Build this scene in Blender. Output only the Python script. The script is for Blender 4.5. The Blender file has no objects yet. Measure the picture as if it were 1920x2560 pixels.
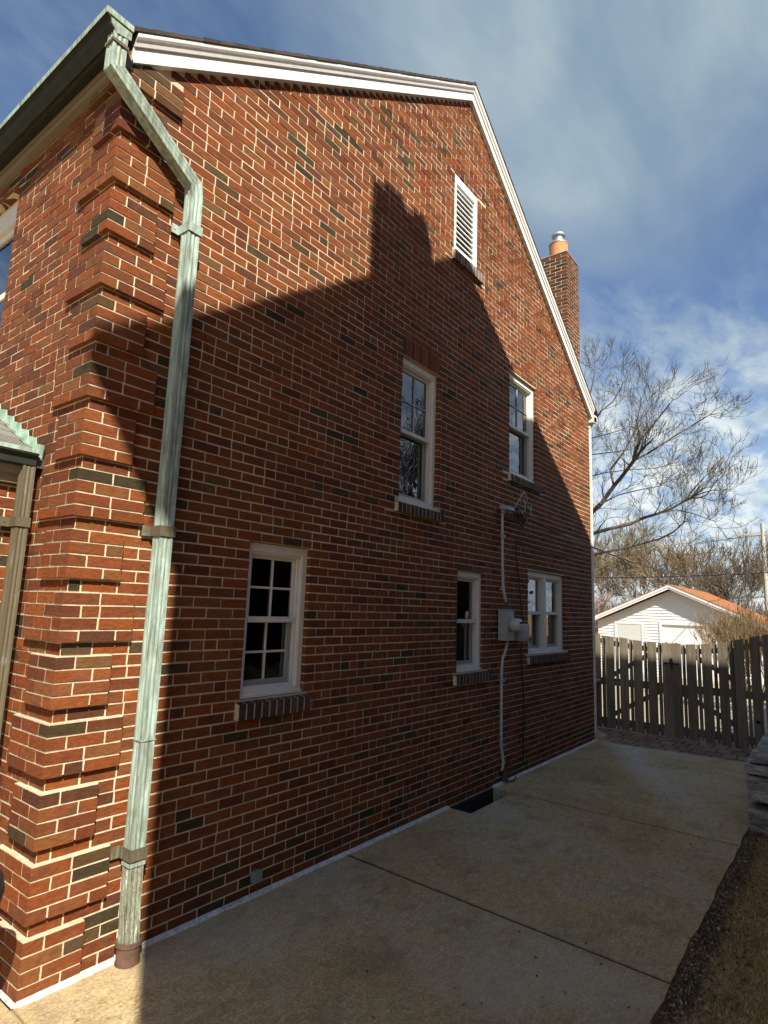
import bpy, bmesh, math, random
from mathutils import Vector, Matrix, noise
from math import radians, sin, cos, pi, tan, sqrt

random.seed(11)
S = bpy.context.scene
COL = S.collection

# ------------------------------------------------------------------ camera
cam_d = bpy.data.cameras.new("camera")
cam = bpy.data.objects.new("camera", cam_d)
COL.objects.link(cam)
Rm = ((0.60650633, -0.79433892, 0.03428928),
      (0.14547754, 0.0684719, -0.9869893),
      (0.78165617, 0.60360357, 0.15708711))          # rows: image right, image down, view direction
mat = Matrix(((Rm[0][0], -Rm[1][0], -Rm[2][0], -1.5295),
              (Rm[0][1], -Rm[1][1], -Rm[2][1], -3.3064),
              (Rm[0][2], -Rm[1][2], -Rm[2][2], 1.9435),
              (0, 0, 0, 1)))
cam.matrix_world = mat
cam_d.sensor_fit = 'HORIZONTAL'
cam_d.sensor_width = 36
cam_d.lens = 36 * 1506.85 / 1920
cam_d.clip_start = 0.05
cam_d.clip_end = 2000
S.camera = cam

# ------------------------------------------------------------------ sun and sky
SUN_TO = Vector((-0.634, -1.0, 1.08)).normalized()   # direction towards the sun
sun_d = bpy.data.lights.new("sun", 'SUN')
sun = bpy.data.objects.new("sun", sun_d)
COL.objects.link(sun)
sun_d.energy = 5.0
sun_d.angle = radians(0.5)
sun_d.color = (1.0, 0.93, 0.80)
sun.rotation_euler = SUN_TO.to_track_quat('Z', 'Y').to_euler()
sun.location = (0, -10, 30)

W = bpy.data.worlds.new("World")
S.world = W
W.use_nodes = True
nt = W.node_tree
nt.nodes.clear()


def N(tree, kind, **kw):
    n = tree.nodes.new(kind)
    for k, v in kw.items():
        setattr(n, k, v)
    return n


def math_node(tree, op, a, b=None, c=None, clamp=False):
    n = tree.nodes.new('ShaderNodeMath')
    n.operation = op
    n.use_clamp = clamp
    for i, v in enumerate((a, b, c)):
        if v is None:
            continue
        if isinstance(v, (int, float)):
            n.inputs[i].default_value = v
        else:
            tree.links.new(v, n.inputs[i])
    return n.outputs[0]


def ramp(tree, fac, stops, interp='LINEAR'):
    n = tree.nodes.new('ShaderNodeValToRGB')
    n.color_ramp.interpolation = interp
    e = n.color_ramp.elements
    while len(e) < len(stops):
        e.new(0.5)
    for el, (p, c) in zip(e, stops):
        el.position = p
        el.color = (c[0], c[1], c[2], 1) if isinstance(c, (tuple, list)) else (c, c, c, 1)
    tree.links.new(fac, n.inputs[0])
    return n.outputs[0]


def mix(tree, fac, a, b, mode='MIX'):
    n = tree.nodes.new('ShaderNodeMixRGB')
    n.blend_type = mode
    for i, v in enumerate((fac, a, b)):
        if isinstance(v, (int, float)):
            n.inputs[i].default_value = v
        elif isinstance(v, tuple):
            n.inputs[i].default_value = (v[0], v[1], v[2], 1)
        else:
            tree.links.new(v, n.inputs[i])
    return n.outputs[0]


sky = N(nt, 'ShaderNodeTexSky')
sky.sky_type = 'NISHITA'
sky.sun_disc = False
sky.sun_elevation = math.asin(SUN_TO.z)
sky.sun_rotation = math.atan2(SUN_TO.x, SUN_TO.y)
sky.air_density = 1.0
sky.dust_density = 0.6
sky.ozone_density = 2.0
bg1 = N(nt, 'ShaderNodeBackground')
skyc = mix(nt, 1.0, sky.outputs[0], (0.80, 0.92, 1.12), 'MULTIPLY')
nt.links.new(skyc, bg1.inputs[0])
bg1.inputs[1].default_value = 0.070
tc = N(nt, 'ShaderNodeTexCoord')
sep = N(nt, 'ShaderNodeSeparateXYZ')
nt.links.new(tc.outputs['Generated'], sep.inputs[0])
den = math_node(nt, 'ADD', math_node(nt, 'MAXIMUM', sep.outputs[2], 0.0), 0.14)
px = math_node(nt, 'DIVIDE', sep.outputs[0], den)
py = math_node(nt, 'DIVIDE', sep.outputs[1], den)
cmb = N(nt, 'ShaderNodeCombineXYZ')
nt.links.new(px, cmb.inputs[0])
nt.links.new(py, cmb.inputs[1])


def wnoise(scale, detail, rough, dist=0.0, off=(0, 0, 0), sc=(1, 1, 1), rot=0.0):
    m = N(nt, 'ShaderNodeMapping')
    m.inputs['Location'].default_value = off
    m.inputs['Scale'].default_value = sc
    m.inputs['Rotation'].default_value = (0, 0, rot)
    nt.links.new(cmb.outputs[0], m.inputs[0])
    n = N(nt, 'ShaderNodeTexNoise')
    n.inputs['Scale'].default_value = scale
    n.inputs['Detail'].default_value = detail
    n.inputs['Roughness'].default_value = rough
    n.inputs['Distortion'].default_value = dist
    nt.links.new(m.outputs[0], n.inputs['Vector'])
    return n.outputs['Fac']


n_big = wnoise(0.9, 3, 0.5, 0.2, (3.1, 1.7, 0))
n_rip = wnoise(4.2, 6, 0.55, 0.5, (0, 0, 0), (1.0, 1.9, 1), 0.5)
n_fine = wnoise(11, 5, 0.6, 0.6, (5, 2, 0), (1.0, 1.7, 1), 0.6)
# the grey bank that stands high in the sky towards the back of the plot
bdir = N(nt, 'ShaderNodeVectorMath', operation='DOT_PRODUCT')
nt.links.new(tc.outputs['Generated'], bdir.inputs[0])
bdir.inputs[1].default_value = Vector((0.62, 0.17, 0.80)).normalized()
bank = ramp(nt, math_node(nt, 'ADD', bdir.outputs['Value'], math_node(nt, 'MULTIPLY', math_node(nt, 'SUBTRACT', n_big, 0.5), 0.22)),
            [(0.0, 0.0), (0.905, 0.0), (0.945, 0.50), (0.985, 1.0)], 'EASE')
low = ramp(nt, sep.outputs[2], [(0.0, 1.15), (0.14, 1.1), (0.28, 0.95), (0.38, 0.55), (0.48, 0.22), (0.7, 0.18)], 'EASE')
rip = ramp(nt, math_node(nt, 'ADD', math_node(nt, 'MULTIPLY', n_rip, 0.7), math_node(nt, 'MULTIPLY', n_fine, 0.3)),
           [(0.40, 0.0), (0.60, 1.0)])
f1 = math_node(nt, 'MULTIPLY', math_node(nt, 'ADD', 0.35, math_node(nt, 'MULTIPLY', rip, 1.0)), low)
f2 = math_node(nt, 'MULTIPLY', bank, math_node(nt, 'ADD', 0.80, math_node(nt, 'MULTIPLY', rip, 0.10)))
fac = math_node(nt, 'MAXIMUM', math_node(nt, 'MULTIPLY', f1, 1.0, clamp=True), f2, clamp=True)
fac = math_node(nt, 'MULTIPLY', fac, 0.97, clamp=True)
shade = ramp(nt, wnoise(2.4, 5, 0.55, 0.3, (9, 4, 0), (1.0, 2.2, 1), 0.4), [(0.35, 0.0), (0.65, 1.0)])
c_low = mix(nt, shade, (0.29, 0.385, 0.47), (0.64, 0.68, 0.675))
c_high = mix(nt, shade, (0.20, 0.275, 0.34), (0.31, 0.385, 0.41))
c_cl = mix(nt, ramp(nt, sep.outputs[2], [(0.25, 0.0), (0.5, 1.0)]), c_low, c_high)
bg2 = N(nt, 'ShaderNodeBackground')
nt.links.new(c_cl, bg2.inputs[0])
bg2.inputs[1].default_value = 0.84
ms = N(nt, 'ShaderNodeMixShader')
nt.links.new(fac, ms.inputs[0])
nt.links.new(bg1.outputs[0], ms.inputs[1])
nt.links.new(bg2.outputs[0], ms.inputs[2])
wo = N(nt, 'ShaderNodeOutputWorld')
nt.links.new(ms.outputs[0], wo.inputs[0])

S.view_settings.view_transform = 'Standard'
S.view_settings.look = 'None'
S.view_settings.exposure = 0.85
S.view_settings.gamma = 1.0
S.view_settings.use_curve_mapping = False
S.render.engine = 'CYCLES'
S.cycles.max_bounces = 6
S.cycles.transparent_max_bounces = 12


# ------------------------------------------------------------------ materials
def material(name):
    m = bpy.data.materials.new(name)
    m.use_nodes = True
    t = m.node_tree
    b = t.nodes['Principled BSDF']
    return m, t, b


def pos(t, sc=(1, 1, 1), obj=False):
    g = N(t, 'ShaderNodeNewGeometry') if not obj else N(t, 'ShaderNodeTexCoord')
    m = N(t, 'ShaderNodeMapping')
    m.inputs['Scale'].default_value = sc
    t.links.new(g.outputs['Object'] if obj else g.outputs['Position'], m.inputs[0])
    return m.outputs[0]


def noi(t, vec, scale, detail=4, rough=0.55, dist=0.0):
    n = N(t, 'ShaderNodeTexNoise')
    n.inputs['Scale'].default_value = scale
    n.inputs['Detail'].default_value = detail
    n.inputs['Roughness'].default_value = rough
    n.inputs['Distortion'].default_value = dist
    t.links.new(vec, n.inputs['Vector'])
    return n.outputs['Fac']


def bump(t, b, h, dist=0.002, strength=1.0):
    n = N(t, 'ShaderNodeBump')
    n.inputs['Distance'].default_value = dist
    n.inputs['Strength'].default_value = strength
    t.links.new(h, n.inputs['Height'])
    t.links.new(n.outputs[0], b.inputs['Normal'])


def simple(name, col, rough=0.7, var=0.25, scale=8, metal=0.0, bmp=0.0, sc=(1, 1, 1), spec=0.5):
    m, t, b = material(name)
    f = noi(t, pos(t, sc), scale, 5, 0.6)
    lo = tuple(c * (1 - var) for c in col)
    hi = tuple(min(1, c * (1 + var)) for c in col)
    t.links.new(ramp(t, f, [(0.3, lo), (0.7, hi)]), b.inputs['Base Color'])
    b.inputs['Roughness'].default_value = rough
    b.inputs['Metallic'].default_value = metal
    b.inputs['Specular IOR Level'].default_value = spec
    if bmp:
        bump(t, b, noi(t, pos(t, sc), scale * 4, 4), bmp)
    return m


def m_brick(name='brick_clay'):
    m, t, b = material(name)
    a = N(t, 'ShaderNodeAttribute')
    a.attribute_name = 'tint'
    p = pos(t)
    n1 = noi(t, pos(t, (1, 1, 3.0)), 22, 5, 0.65)
    n2 = noi(t, p, 170, 3, 0.6)
    n3 = noi(t, p, 0.9, 4, 0.6)
    c = mix(t, 1.0, a.outputs['Color'], ramp(t, n1, [(0.28, (0.62, 0.60, 0.58)), (0.72, (1.30, 1.26, 1.2))]), 'MULTIPLY')
    c = mix(t, 1.0, c, ramp(t, n2, [(0.25, (0.72, 0.72, 0.72)), (0.75, (1.22, 1.22, 1.22))]), 'MULTIPLY')
    # lime bloom and soot in patches of their own
    bl = ramp(t, noi(t, pos(t, (1, 1, 2.2)), 2.6, 8, 0.75), [(0.54, 0.0), (0.74, 0.32)])
    c = mix(t, bl, c, (0.27, 0.145, 0.085))
    so = ramp(t, n3, [(0.45, 0.0), (0.75, 0.30)])
    c = mix(t, so, c, mix(t, 1.0, c, (0.55, 0.5, 0.5), 'MULTIPLY'))
    # kiln flashing: dark olive patches that take part of a brick
    kf = ramp(t, noi(t, pos(t, (1, 1, 2.0)), 7.5, 3, 0.5), [(0.615, 0.0), (0.645, 0.62)])
    c = mix(t, kf, c, (0.085, 0.048, 0.028))
    sp = ramp(t, noi(t, p, 95, 2, 0.5), [(0.70, 0.0), (0.76, 0.55)])
    c = mix(t, sp, c, (0.42, 0.28, 0.2))
    t.links.new(c, b.inputs['Base Color'])
    b.inputs['Roughness'].default_value = 0.88
    b.inputs['Specular IOR Level'].default_value = 0.25
    hh = math_node(t, 'ADD', math_node(t, 'MULTIPLY', n2, 0.5), noi(t, pos(t, (1, 1, 2)), 48, 4, 0.6))
    bump(t, b, hh, 0.0035)
    return m


def m_mortar():
    m, t, b = material('mortar_joint')
    p = pos(t)
    c = ramp(t, noi(t, p, 30, 5, 0.65), [(0.3, (0.50, 0.43, 0.30)), (0.7, (0.78, 0.70, 0.51))])
    d = ramp(t, noi(t, p, 1.1, 4, 0.6), [(0.35, (0.80, 0.76, 0.72)), (0.65, (1.08, 1.06, 1.0))])
    c = mix(t, 1.0, c, d, 'MULTIPLY')
    t.links.new(c, b.inputs['Base Color'])
    b.inputs['Roughness'].default_value = 0.95
    bump(t, b, noi(t, p, 90, 4, 0.65), 0.004)
    return m


def m_copper(name, brown=0.35):
    m, t, b = material(name)
    st = noi(t, pos(t, (1, 1, 0.16)), 34, 7, 0.72, 0.4)
    pt = noi(t, pos(t, (1, 1, 0.4)), 5, 6, 0.65)
    c = ramp(t, st, [(0.28, (0.26, 0.36, 0.30)), (0.5, (0.34, 0.45, 0.385)), (0.72, (0.44, 0.545, 0.475))])
    dk = ramp(t, math_node(t, 'ADD', math_node(t, 'MULTIPLY', st, 0.5), math_node(t, 'MULTIPLY', pt, 0.5)),
              [(0.40 - 0.0, 1.0), (0.40 + 0.14, 0.0)])
    c = mix(t, math_node(t, 'MULTIPLY', dk, 0.55 + brown * 0.4), c, (0.11, 0.085, 0.05))
    if brown > 0.6:
        br = ramp(t, math_node(t, 'ADD', math_node(t, 'MULTIPLY', st, 0.5), math_node(t, 'MULTIPLY', pt, 0.5)), [(0.50, 0.97), (0.62, 0.45)])
        c = mix(t, br, c, (0.115, 0.092, 0.055))
    t.links.new(c, b.inputs['Base Color'])
    b.inputs['Roughness'].default_value = 0.6
    b.inputs['Metallic'].default_value = 0.1
    b.inputs['Specular IOR Level'].default_value = 0.35
    bump(t, b, math_node(t, 'ADD', st, noi(t, pos(t), 60, 3)), 0.0012)
    return m


def m_copper_low():
    # the weathered foot of the downspout: long brown, white and green runs
    m, t, b = material('stained_copper')
    st = noi(t, pos(t, (1, 1, 0.12)), 55, 5, 0.7, 0.6)
    c = ramp(t, st, [(0.30, (0.06, 0.035, 0.025)), (0.40, (0.14, 0.10, 0.06)), (0.47, (0.27, 0.34, 0.25)), (0.54, (0.13, 0.10, 0.06)), (0.60, (0.55, 0.60, 0.54)), (0.68, (0.30, 0.36, 0.30))])
    t.links.new(c, b.inputs['Base Color'])
    b.inputs['Roughness'].default_value = 0.6
    bump(t, b, st, 0.002)
    return m


def m_paint(name, col=(0.78, 0.75, 0.66), peel=0.25):
    m, t, b = material(name)
    p = pos(t)
    f = noi(t, pos(t, (1, 1, 1)), 14, 6, 0.7)
    c = ramp(t, f, [(0.3, tuple(x * 0.86 for x in col)), (0.7, col)])
    pe = ramp(t, noi(t, p, 24, 6, 0.72), [(0.60, 0.0), (0.70, peel)])
    c = mix(t, pe, c, (0.32, 0.28, 0.22))
    t.links.new(c, b.inputs['Base Color'])
    b.inputs['Roughness'].default_value = 0.55
    bump(t, b, f, 0.0015)
    return m


def m_glass():
    m, t, b = material('window_glass')
    t.nodes.remove(b)
    out = [n for n in t.nodes if n.type == 'OUTPUT_MATERIAL'][0]
    fr = N(t, 'ShaderNodeFresnel')
    fr.inputs[0].default_value = 1.75
    gl = N(t, 'ShaderNodeBsdfGlossy')
    gl.inputs['Roughness'].default_value = 0.0
    gl.inputs['Color'].default_value = (0.93, 0.96, 1.0, 1)
    bn = N(t, 'ShaderNodeBump')
    bn.inputs['Distance'].default_value = 0.004
    bn.inputs['Strength'].default_value = 0.3
    t.links.new(noi(t, pos(t), 3.0, 2), bn.inputs['Height'])
    t.links.new(bn.outputs[0], gl.inputs['Normal'])
    tr = N(t, 'ShaderNodeBsdfTransparent')
    tr.inputs[0].default_value = (0.82, 0.86, 0.84, 1)
    mx = N(t, 'ShaderNodeMixShader')
    t.links.new(math_node(t, 'MULTIPLY', fr.outputs[0], 1.5, clamp=True), mx.inputs[0])
    t.links.new(tr.outputs[0], mx.inputs[1])
    t.links.new(gl.outputs[0], mx.inputs[2])
    t.links.new(mx.outputs[0], out.inputs[0])
    return m


def m_concrete():
    m, t, b = material('driveway_concrete')
    p = pos(t)
    big = noi(t, p, 0.75, 5, 0.6, 0.4)
    mid = noi(t, pos(t, (1, 1.5, 1)), 12.0, 9, 0.78, 0.5)
    fine = noi(t, p, 60, 5, 0.75)
    c = ramp(t, big, [(0.30, (0.44, 0.305, 0.145)), (0.50, (0.56, 0.42, 0.22)), (0.70, (0.55, 0.45, 0.285))])
    c = mix(t, 1.0, c, ramp(t, mid, [(0.28, (0.60, 0.58, 0.54)), (0.72, (1.26, 1.24, 1.18))]), 'MULTIPLY')
    c = mix(t, 1.0, c, ramp(t, fine, [(0.30, (0.42, 0.41, 0.39)), (0.70, (1.50, 1.47, 1.40))]), 'MULTIPLY')
    # dark grey soiling, and pale spilled-lime streaks running down from the back corner
    dk = ramp(t, noi(t, pos(t, (1, 1.3, 1)), 2.6, 10, 0.80, 0.4), [(0.50, 0.0), (0.70, 0.78)])
    c = mix(t, dk, c, (0.21, 0.152, 0.09))
    sp = N(t, 'ShaderNodeSeparateXYZ')
    t.links.new(p, sp.inputs[0])
    # distance from a curved path y = f(x)
    wob = math_node(t, 'MULTIPLY', math_node(t, 'SUBTRACT', noi(t, p, 1.3, 3), 0.5), 0.5)
    path = math_node(t, 'ADD', math_node(t, 'MULTIPLY', math_node(t, 'SUBTRACT', sp.outputs[0], 8.5), 0.545), -0.32)
    dd = math_node(t, 'ABSOLUTE', math_node(t, 'ADD', math_node(t, 'SUBTRACT', sp.outputs[1], path), wob))
    band = ramp(t, dd, [(0.0, 0.95), (0.14, 0.55), (0.36, 0.0)])
    xm = ramp(t, math_node(t, 'MULTIPLY', sp.outputs[0], 0.1), [(0.50, 0.0), (0.62, 0.6), (0.84, 1.0)])
    band = math_node(t, 'MULTIPLY', math_node(t, 'MULTIPLY', band, xm), ramp(t, mid, [(0.35, 0.3), (0.65, 1.0)]))
    c = mix(t, band, c, (0.66, 0.62, 0.54))
    fl = ramp(t, noi(t, p, 30, 2, 0.5), [(0.72, 0.0), (0.75, 0.7)])
    c = mix(t, fl, c, (0.66, 0.60, 0.49))
    ru = ramp(t, noi(t, p, 2.6, 7, 0.7, 0.8), [(0.60, 0.0), (0.70, 0.40)])
    c = mix(t, ru, c, (0.36, 0.22, 0.09))
    pt_ = ramp(t, noi(t, pos(t, (1.0, 0.8, 1)), 0.55, 4, 0.6, 0.5), [(0.40, 0.35), (0.52, 0.0)])
    c = mix(t, pt_, c, (0.60, 0.53, 0.40))
    hr = ramp(t, noi(t, pos(t, (1, 1, 1)), 3.0, 2, 0.5, 3.0), [(0.494, 0.0), (0.50, 0.40), (0.506, 0.0)])
    c = mix(t, hr, c, (0.5, 0.44, 0.32))
    t.links.new(c, b.inputs['Base Color'])
    b.inputs['Roughness'].default_value = 0.93
    b.inputs['Specular IOR Level'].default_value = 0.25
    hh = math_node(t, 'ADD', math_node(t, 'MULTIPLY', mid, 1.5), fine)
    bump(t, b, hh, 0.006)
    return m


def m_wood(name, a=(0.12, 0.10, 0.072), bcol=(0.31, 0.27, 0.195)):
    m, t, b = material(name)
    g = noi(t, pos(t, (1, 9, 0.45)), 6, 6, 0.7, 0.4)
    g2 = noi(t, pos(t, (1, 3, 0.3)), 4, 4, 0.6)
    c = ramp(t, g, [(0.3, a), (0.7, bcol)])
    c = mix(t, ramp(t, g2, [(0.45, 0.0), (0.7, 0.6)]), c, (0.10, 0.085, 0.07))
    n = N(t, 'ShaderNodeObjectInfo')
    c = mix(t, 1.0, c, ramp(t, n.outputs['Random'], [(0.0, (0.72, 0.70, 0.66)), (1.0, (1.2, 1.15, 1.1))]), 'MULTIPLY')
    t.links.new(c, b.inputs['Base Color'])
    b.inputs['Roughness'].default_value = 0.9
    bump(t, b, g, 0.004)
    return m


def m_tint(name, rough=0.9, scale=30, bmp=0.004, strength=(0.6, 1.35)):
    m, t, b = material(name)
    a = N(t, 'ShaderNodeAttribute')
    a.attribute_name = 'tint'
    f = noi(t, pos(t), scale, 5, 0.65)
    c = mix(t, 1.0, a.outputs['Color'], ramp(t, f, [(0.28, strength[0]), (0.72, strength[1])]), 'MULTIPLY')
    t.links.new(c, b.inputs['Base Color'])
    b.inputs['Roughness'].default_value = rough
    b.inputs['Specular IOR Level'].default_value = 0.25
    bump(t, b, f, bmp)
    return m


def m_stone():
    m, t, b = material('limestone_ledge')
    p = pos(t, (1, 1, 4.5))
    f = noi(t, p, 5, 7, 0.72, 0.7)
    f2 = noi(t, pos(t), 40, 5, 0.6)
    c = ramp(t, f, [(0.28, (0.06, 0.05, 0.035)), (0.44, (0.28, 0.25, 0.20)), (0.56, (0.46, 0.43, 0.37)), (0.70, (0.66, 0.63, 0.56))])
    c = mix(t, 1.0, c, ramp(t, f2, [(0.3, 0.65), (0.7, 1.25)]), 'MULTIPLY')
    mo = ramp(t, noi(t, pos(t), 2.5, 5, 0.6), [(0.5, 0.0), (0.68, 0.5)])
    c = mix(t, mo, c, (0.11, 0.11, 0.07))
    t.links.new(c, b.inputs['Base Color'])
    b.inputs['Roughness'].default_value = 0.95
    bump(t, b, f, 0.03)
    return m


def m_soil():
    m, t, b = material('lawn_soil')
    p = pos(t)
    f = noi(t, p, 3.0, 6, 0.65)
    f2 = noi(t, p, 90, 5, 0.7)
    c = ramp(t, f, [(0.3, (0.20, 0.125, 0.05)), (0.55, (0.40, 0.25, 0.09)), (0.72, (0.50, 0.34, 0.14))])
    c = mix(t, 1.0, c, ramp(t, f2, [(0.25, 0.45), (0.75, 1.4)]), 'MULTIPLY')
    t.links.new(c, b.inputs['Base Color'])
    b.inputs['Roughness'].default_value = 1.0
    b.inputs['Specular IOR Level'].default_value = 0.1
    bump(t, b, f2, 0.01)
    return m


def m_caulk():
    m, t, b = material('white_sealant')
    p = pos(t)
    c = ramp(t, noi(t, p, 16, 6, 0.7), [(0.32, (0.36, 0.33, 0.27)), (0.50, (0.62, 0.60, 0.54)), (0.7, (0.74, 0.72, 0.67))])
    d = ramp(t, noi(t, p, 45, 5, 0.7), [(0.56, 0.0), (0.64, 0.8)])
    c = mix(t, d, c, (0.20, 0.15, 0.10))
    t.links.new(c, b.inputs['Base Color'])
    b.inputs['Roughness'].default_value = 0.8
    bump(t, b, noi(t, p, 60, 4), 0.004)
    return m


M = dict(
    brick=m_brick(), mortar=m_mortar(), copper=m_copper('patina_copper', 0.2), copper_b=m_copper('brown_copper', 0.9),
    copper_low=m_copper_low(), copper_shade=simple('shaded_copper', (0.016, 0.022, 0.017), 0.75, 0.5, 14, bmp=0.002, sc=(1, 1, 0.3)), white=m_paint('white_paint'), trim=m_paint('white_trim', (0.80, 0.795, 0.77), 0.35),  # gutter body copper: dirty underside with its shade painted in as near-black
    alum=simple('storm_frame', (0.36, 0.37, 0.36), 0.45, 0.08), cream=m_paint('cream_trim', (0.26, 0.235, 0.18), 0.2),
    glass=m_glass(), concrete=m_concrete(), caulk=m_caulk(),
    wood=m_wood('weathered_cedar'), shingle=m_tint('asphalt_shingle', 0.95, 60, 0.004),
    roofdark=simple('dark_roof', (0.06, 0.052, 0.045), 0.95, 0.3, 30, bmp=0.006),
    stone=m_stone(), soil=m_soil(), tint=m_tint('tinted_grain'), blade=m_tint('dry_grass', 0.9, 12, 0.0, (0.75, 1.25)),
    grey=simple('grey_enamel', (0.36, 0.38, 0.37), 0.5, 0.12, 12), pvc=simple('grey_cable_jacket', (0.50, 0.49, 0.44), 0.6, 0.15, 10),
    black=simple('black_rubber', (0.018, 0.016, 0.016), 0.5, 0.2), dark=simple('dark_void', (0.012, 0.011, 0.01), 0.9, 0.1),
    clear=simple('meter_cover', (0.52, 0.53, 0.50), 0.25, 0.12, 30), iron=simple('rusty_iron', (0.12, 0.065, 0.045), 0.75, 0.3, 20, bmp=0.003),
    bark=m_tint('bark', 0.95, 10, 0.01), siding=m_paint('white_siding', (0.80, 0.80, 0.78), 0.05),
    door=m_paint('white_door', (0.60, 0.60, 0.58), 0.1), redroof=simple('red_shingle', (0.33, 0.135, 0.05), 0.95, 0.45, 12, bmp=0.01),
    clay=simple('clay_flue', (0.55, 0.24, 0.09), 0.85, 0.25, 25, bmp=0.004), galv=simple('galvanised_steel', (0.42, 0.43, 0.43), 0.5, 0.1, 12, metal=0.5),
    curtain=simple('lace_curtain', (0.72, 0.69, 0.58), 0.9, 0.3, 40), blind=simple('white_blind', (0.78, 0.80, 0.79), 0.7, 0.06),
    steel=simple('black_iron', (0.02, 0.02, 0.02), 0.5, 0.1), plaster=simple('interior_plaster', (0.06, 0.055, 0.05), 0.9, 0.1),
    bin=simple('dark_plastic', (0.03, 0.035, 0.035), 0.5, 0.1), cement=simple('grey_cement', (0.34, 0.33, 0.30), 0.9, 0.25, 12, bmp=0.005),
    green=simple('evergreen', (0.035, 0.06, 0.02), 0.9, 0.4, 6), sand=simple('unused', (0.3, 0.3, 0.3)),
    joint=simple('expansion_filler', (0.045, 0.032, 0.02), 0.95, 0.4, 60),
    porcelain=simple('glazed_insulator', (0.04, 0.03, 0.028), 0.2, 0.2),
)


# ------------------------------------------------------------------ mesh helpers
class MB:
    def __init__(s):
        s.v = []
        s.f = []
        s.c = []
        s.col = (0.3, 0.3, 0.3)

    def add(s, vs, fs, col=None):
        b = len(s.v)
        s.v += [tuple(v) for v in vs]
        s.f += [tuple(b + i for i in f) for f in fs]
        s.c += [col or s.col] * len(vs)

    def box(s, x0, x1, y0, y1, z0, z1, col=None):
        s.add([(x0, y0, z0), (x1, y0, z0), (x1, y1, z0), (x0, y1, z0), (x0, y0, z1), (x1, y0, z1), (x1, y1, z1), (x0, y1, z1)],
              [(0, 3, 2, 1), (4, 5, 6, 7), (0, 1, 5, 4), (1, 2, 6, 5), (2, 3, 7, 6), (3, 0, 4, 7)], col)

    def hexa(s, p, col=None):
        s.add(p, [(0, 3, 2, 1), (4, 5, 6, 7), (0, 1, 5, 4), (1, 2, 6, 5), (2, 3, 7, 6), (3, 0, 4, 7)], col)

    def prism(s, prof, a, bvec, col=None):
        """prof: list of 3D points (closed outline); extrude by vector bvec from offset a"""
        n = len(prof)
        a = Vector(a)
        bvec = Vector(bvec)
        p0 = [Vector(p) + a for p in prof]
        p1 = [p + bvec for p in p0]
        fs = [(i, (i + 1) % n, n + (i + 1) % n, n + i) for i in range(n)]
        fs += [tuple(reversed(range(n))), tuple(range(n, 2 * n))]
        s.add(p0 + p1, fs, col)

    def tube(s, pts, rad, seg=8, col=None, caps=True):
        pts = [Vector(p) for p in pts]
        if not isinstance(rad, (list, tuple)):
            rad = [rad] * len(pts)
        rings = []
        up = None
        for i, p in enumerate(pts):
            d = (pts[min(i + 1, len(pts) - 1)] - pts[max(i - 1, 0)]).normalized()
            if up is None:
                up = Vector((0, 0, 1)) if abs(d.z) < 0.9 else Vector((1, 0, 0))
            r = d.cross(up)
            if r.length < 1e-6:
                r = d.orthogonal()
            r.normalize()
            up = r.cross(d).normalized()
            rings.append([p + (r * cos(2 * pi * k / seg) + up * sin(2 * pi * k / seg)) * rad[i] for k in range(seg)])
        vs = [v for r in rings for v in r]
        fs = []
        for i in range(len(pts) - 1):
            for k in range(seg):
                a = i * seg + k
                b = i * seg + (k + 1) % seg
                fs.append((a, b, b + seg, a + seg))
        if caps:
            fs.append(tuple(reversed(range(seg))))
            fs.append(tuple(range(len(vs) - seg, len(vs))))
        s.add(vs, fs, col)

    def lathe(s, c, axis, prof, seg=20, col=None):
        """prof: list of (distance along axis, radius)"""
        ax = Vector(axis).normalized()
        u = ax.orthogonal().normalized()
        w = ax.cross(u)
        c = Vector(c)
        vs = []
        for h, r in prof:
            for k in range(seg):
                vs.append(c + ax * h + (u * cos(2 * pi * k / seg) + w * sin(2 * pi * k / seg)) * r)
        fs = []
        for i in range(len(prof) - 1):
            for k in range(seg):
                a = i * seg + k
                b = i * seg + (k + 1) % seg
                fs.append((a, b, b + seg, a + seg))
        fs.append(tuple(reversed(range(seg))))
        fs.append(tuple(range(len(vs) - seg, len(vs))))
        s.add(vs, fs, col)

    def mesh(s, name, m, off=(0, 0, 0), smooth=False):
        me = bpy.data.meshes.new(name)
        o = off
        me.from_pydata([(v[0] - o[0], v[1] - o[1], v[2] - o[2]) for v in s.v], [], s.f)
        a = me.color_attributes.new('tint', 'FLOAT_COLOR', 'POINT')
        flat = []
        for c in s.c:
            flat += [c[0], c[1], c[2], 1.0]
        a.data.foreach_set('color', flat)
        me.materials.append(m)
        if smooth:
            me.polygons.foreach_set('use_smooth', [True] * len(me.polygons))
        me.update()
        return me

    def obj(s, name, m, parent=None, kind=None, label=None, smooth=False, bevel=0.0, cat=None, group=None):
        off = world_loc(parent) if parent else Vector((0, 0, 0))
        o = bpy.data.objects.new(name, s.mesh(name, m, off, smooth))
        COL.objects.link(o)
        if parent:
            o.parent = parent
        if kind:
            o['kind'] = kind
        if label:
            o['label'] = label
        if cat:
            o['category'] = cat
        if group:
            o['group'] = group
        if bevel:
            md = o.modifiers.new('bevel', 'BEVEL')
            md.width = bevel
            md.segments = 2
            md.limit_method = 'ANGLE'
        return o


def world_loc(o):
    v = Vector((0, 0, 0))
    while o is not None:
        v += o.location
        o = o.parent
    return v


def thing(name, label, cat, loc=(0, 0, 0), group=None):
    o = bpy.data.objects.new(name, None)
    COL.objects.link(o)
    o.location = loc
    o.empty_display_size = 0.3
    o['label'] = label
    o['category'] = cat
    if group:
        o['group'] = group
    return o


_cache = {}


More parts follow.
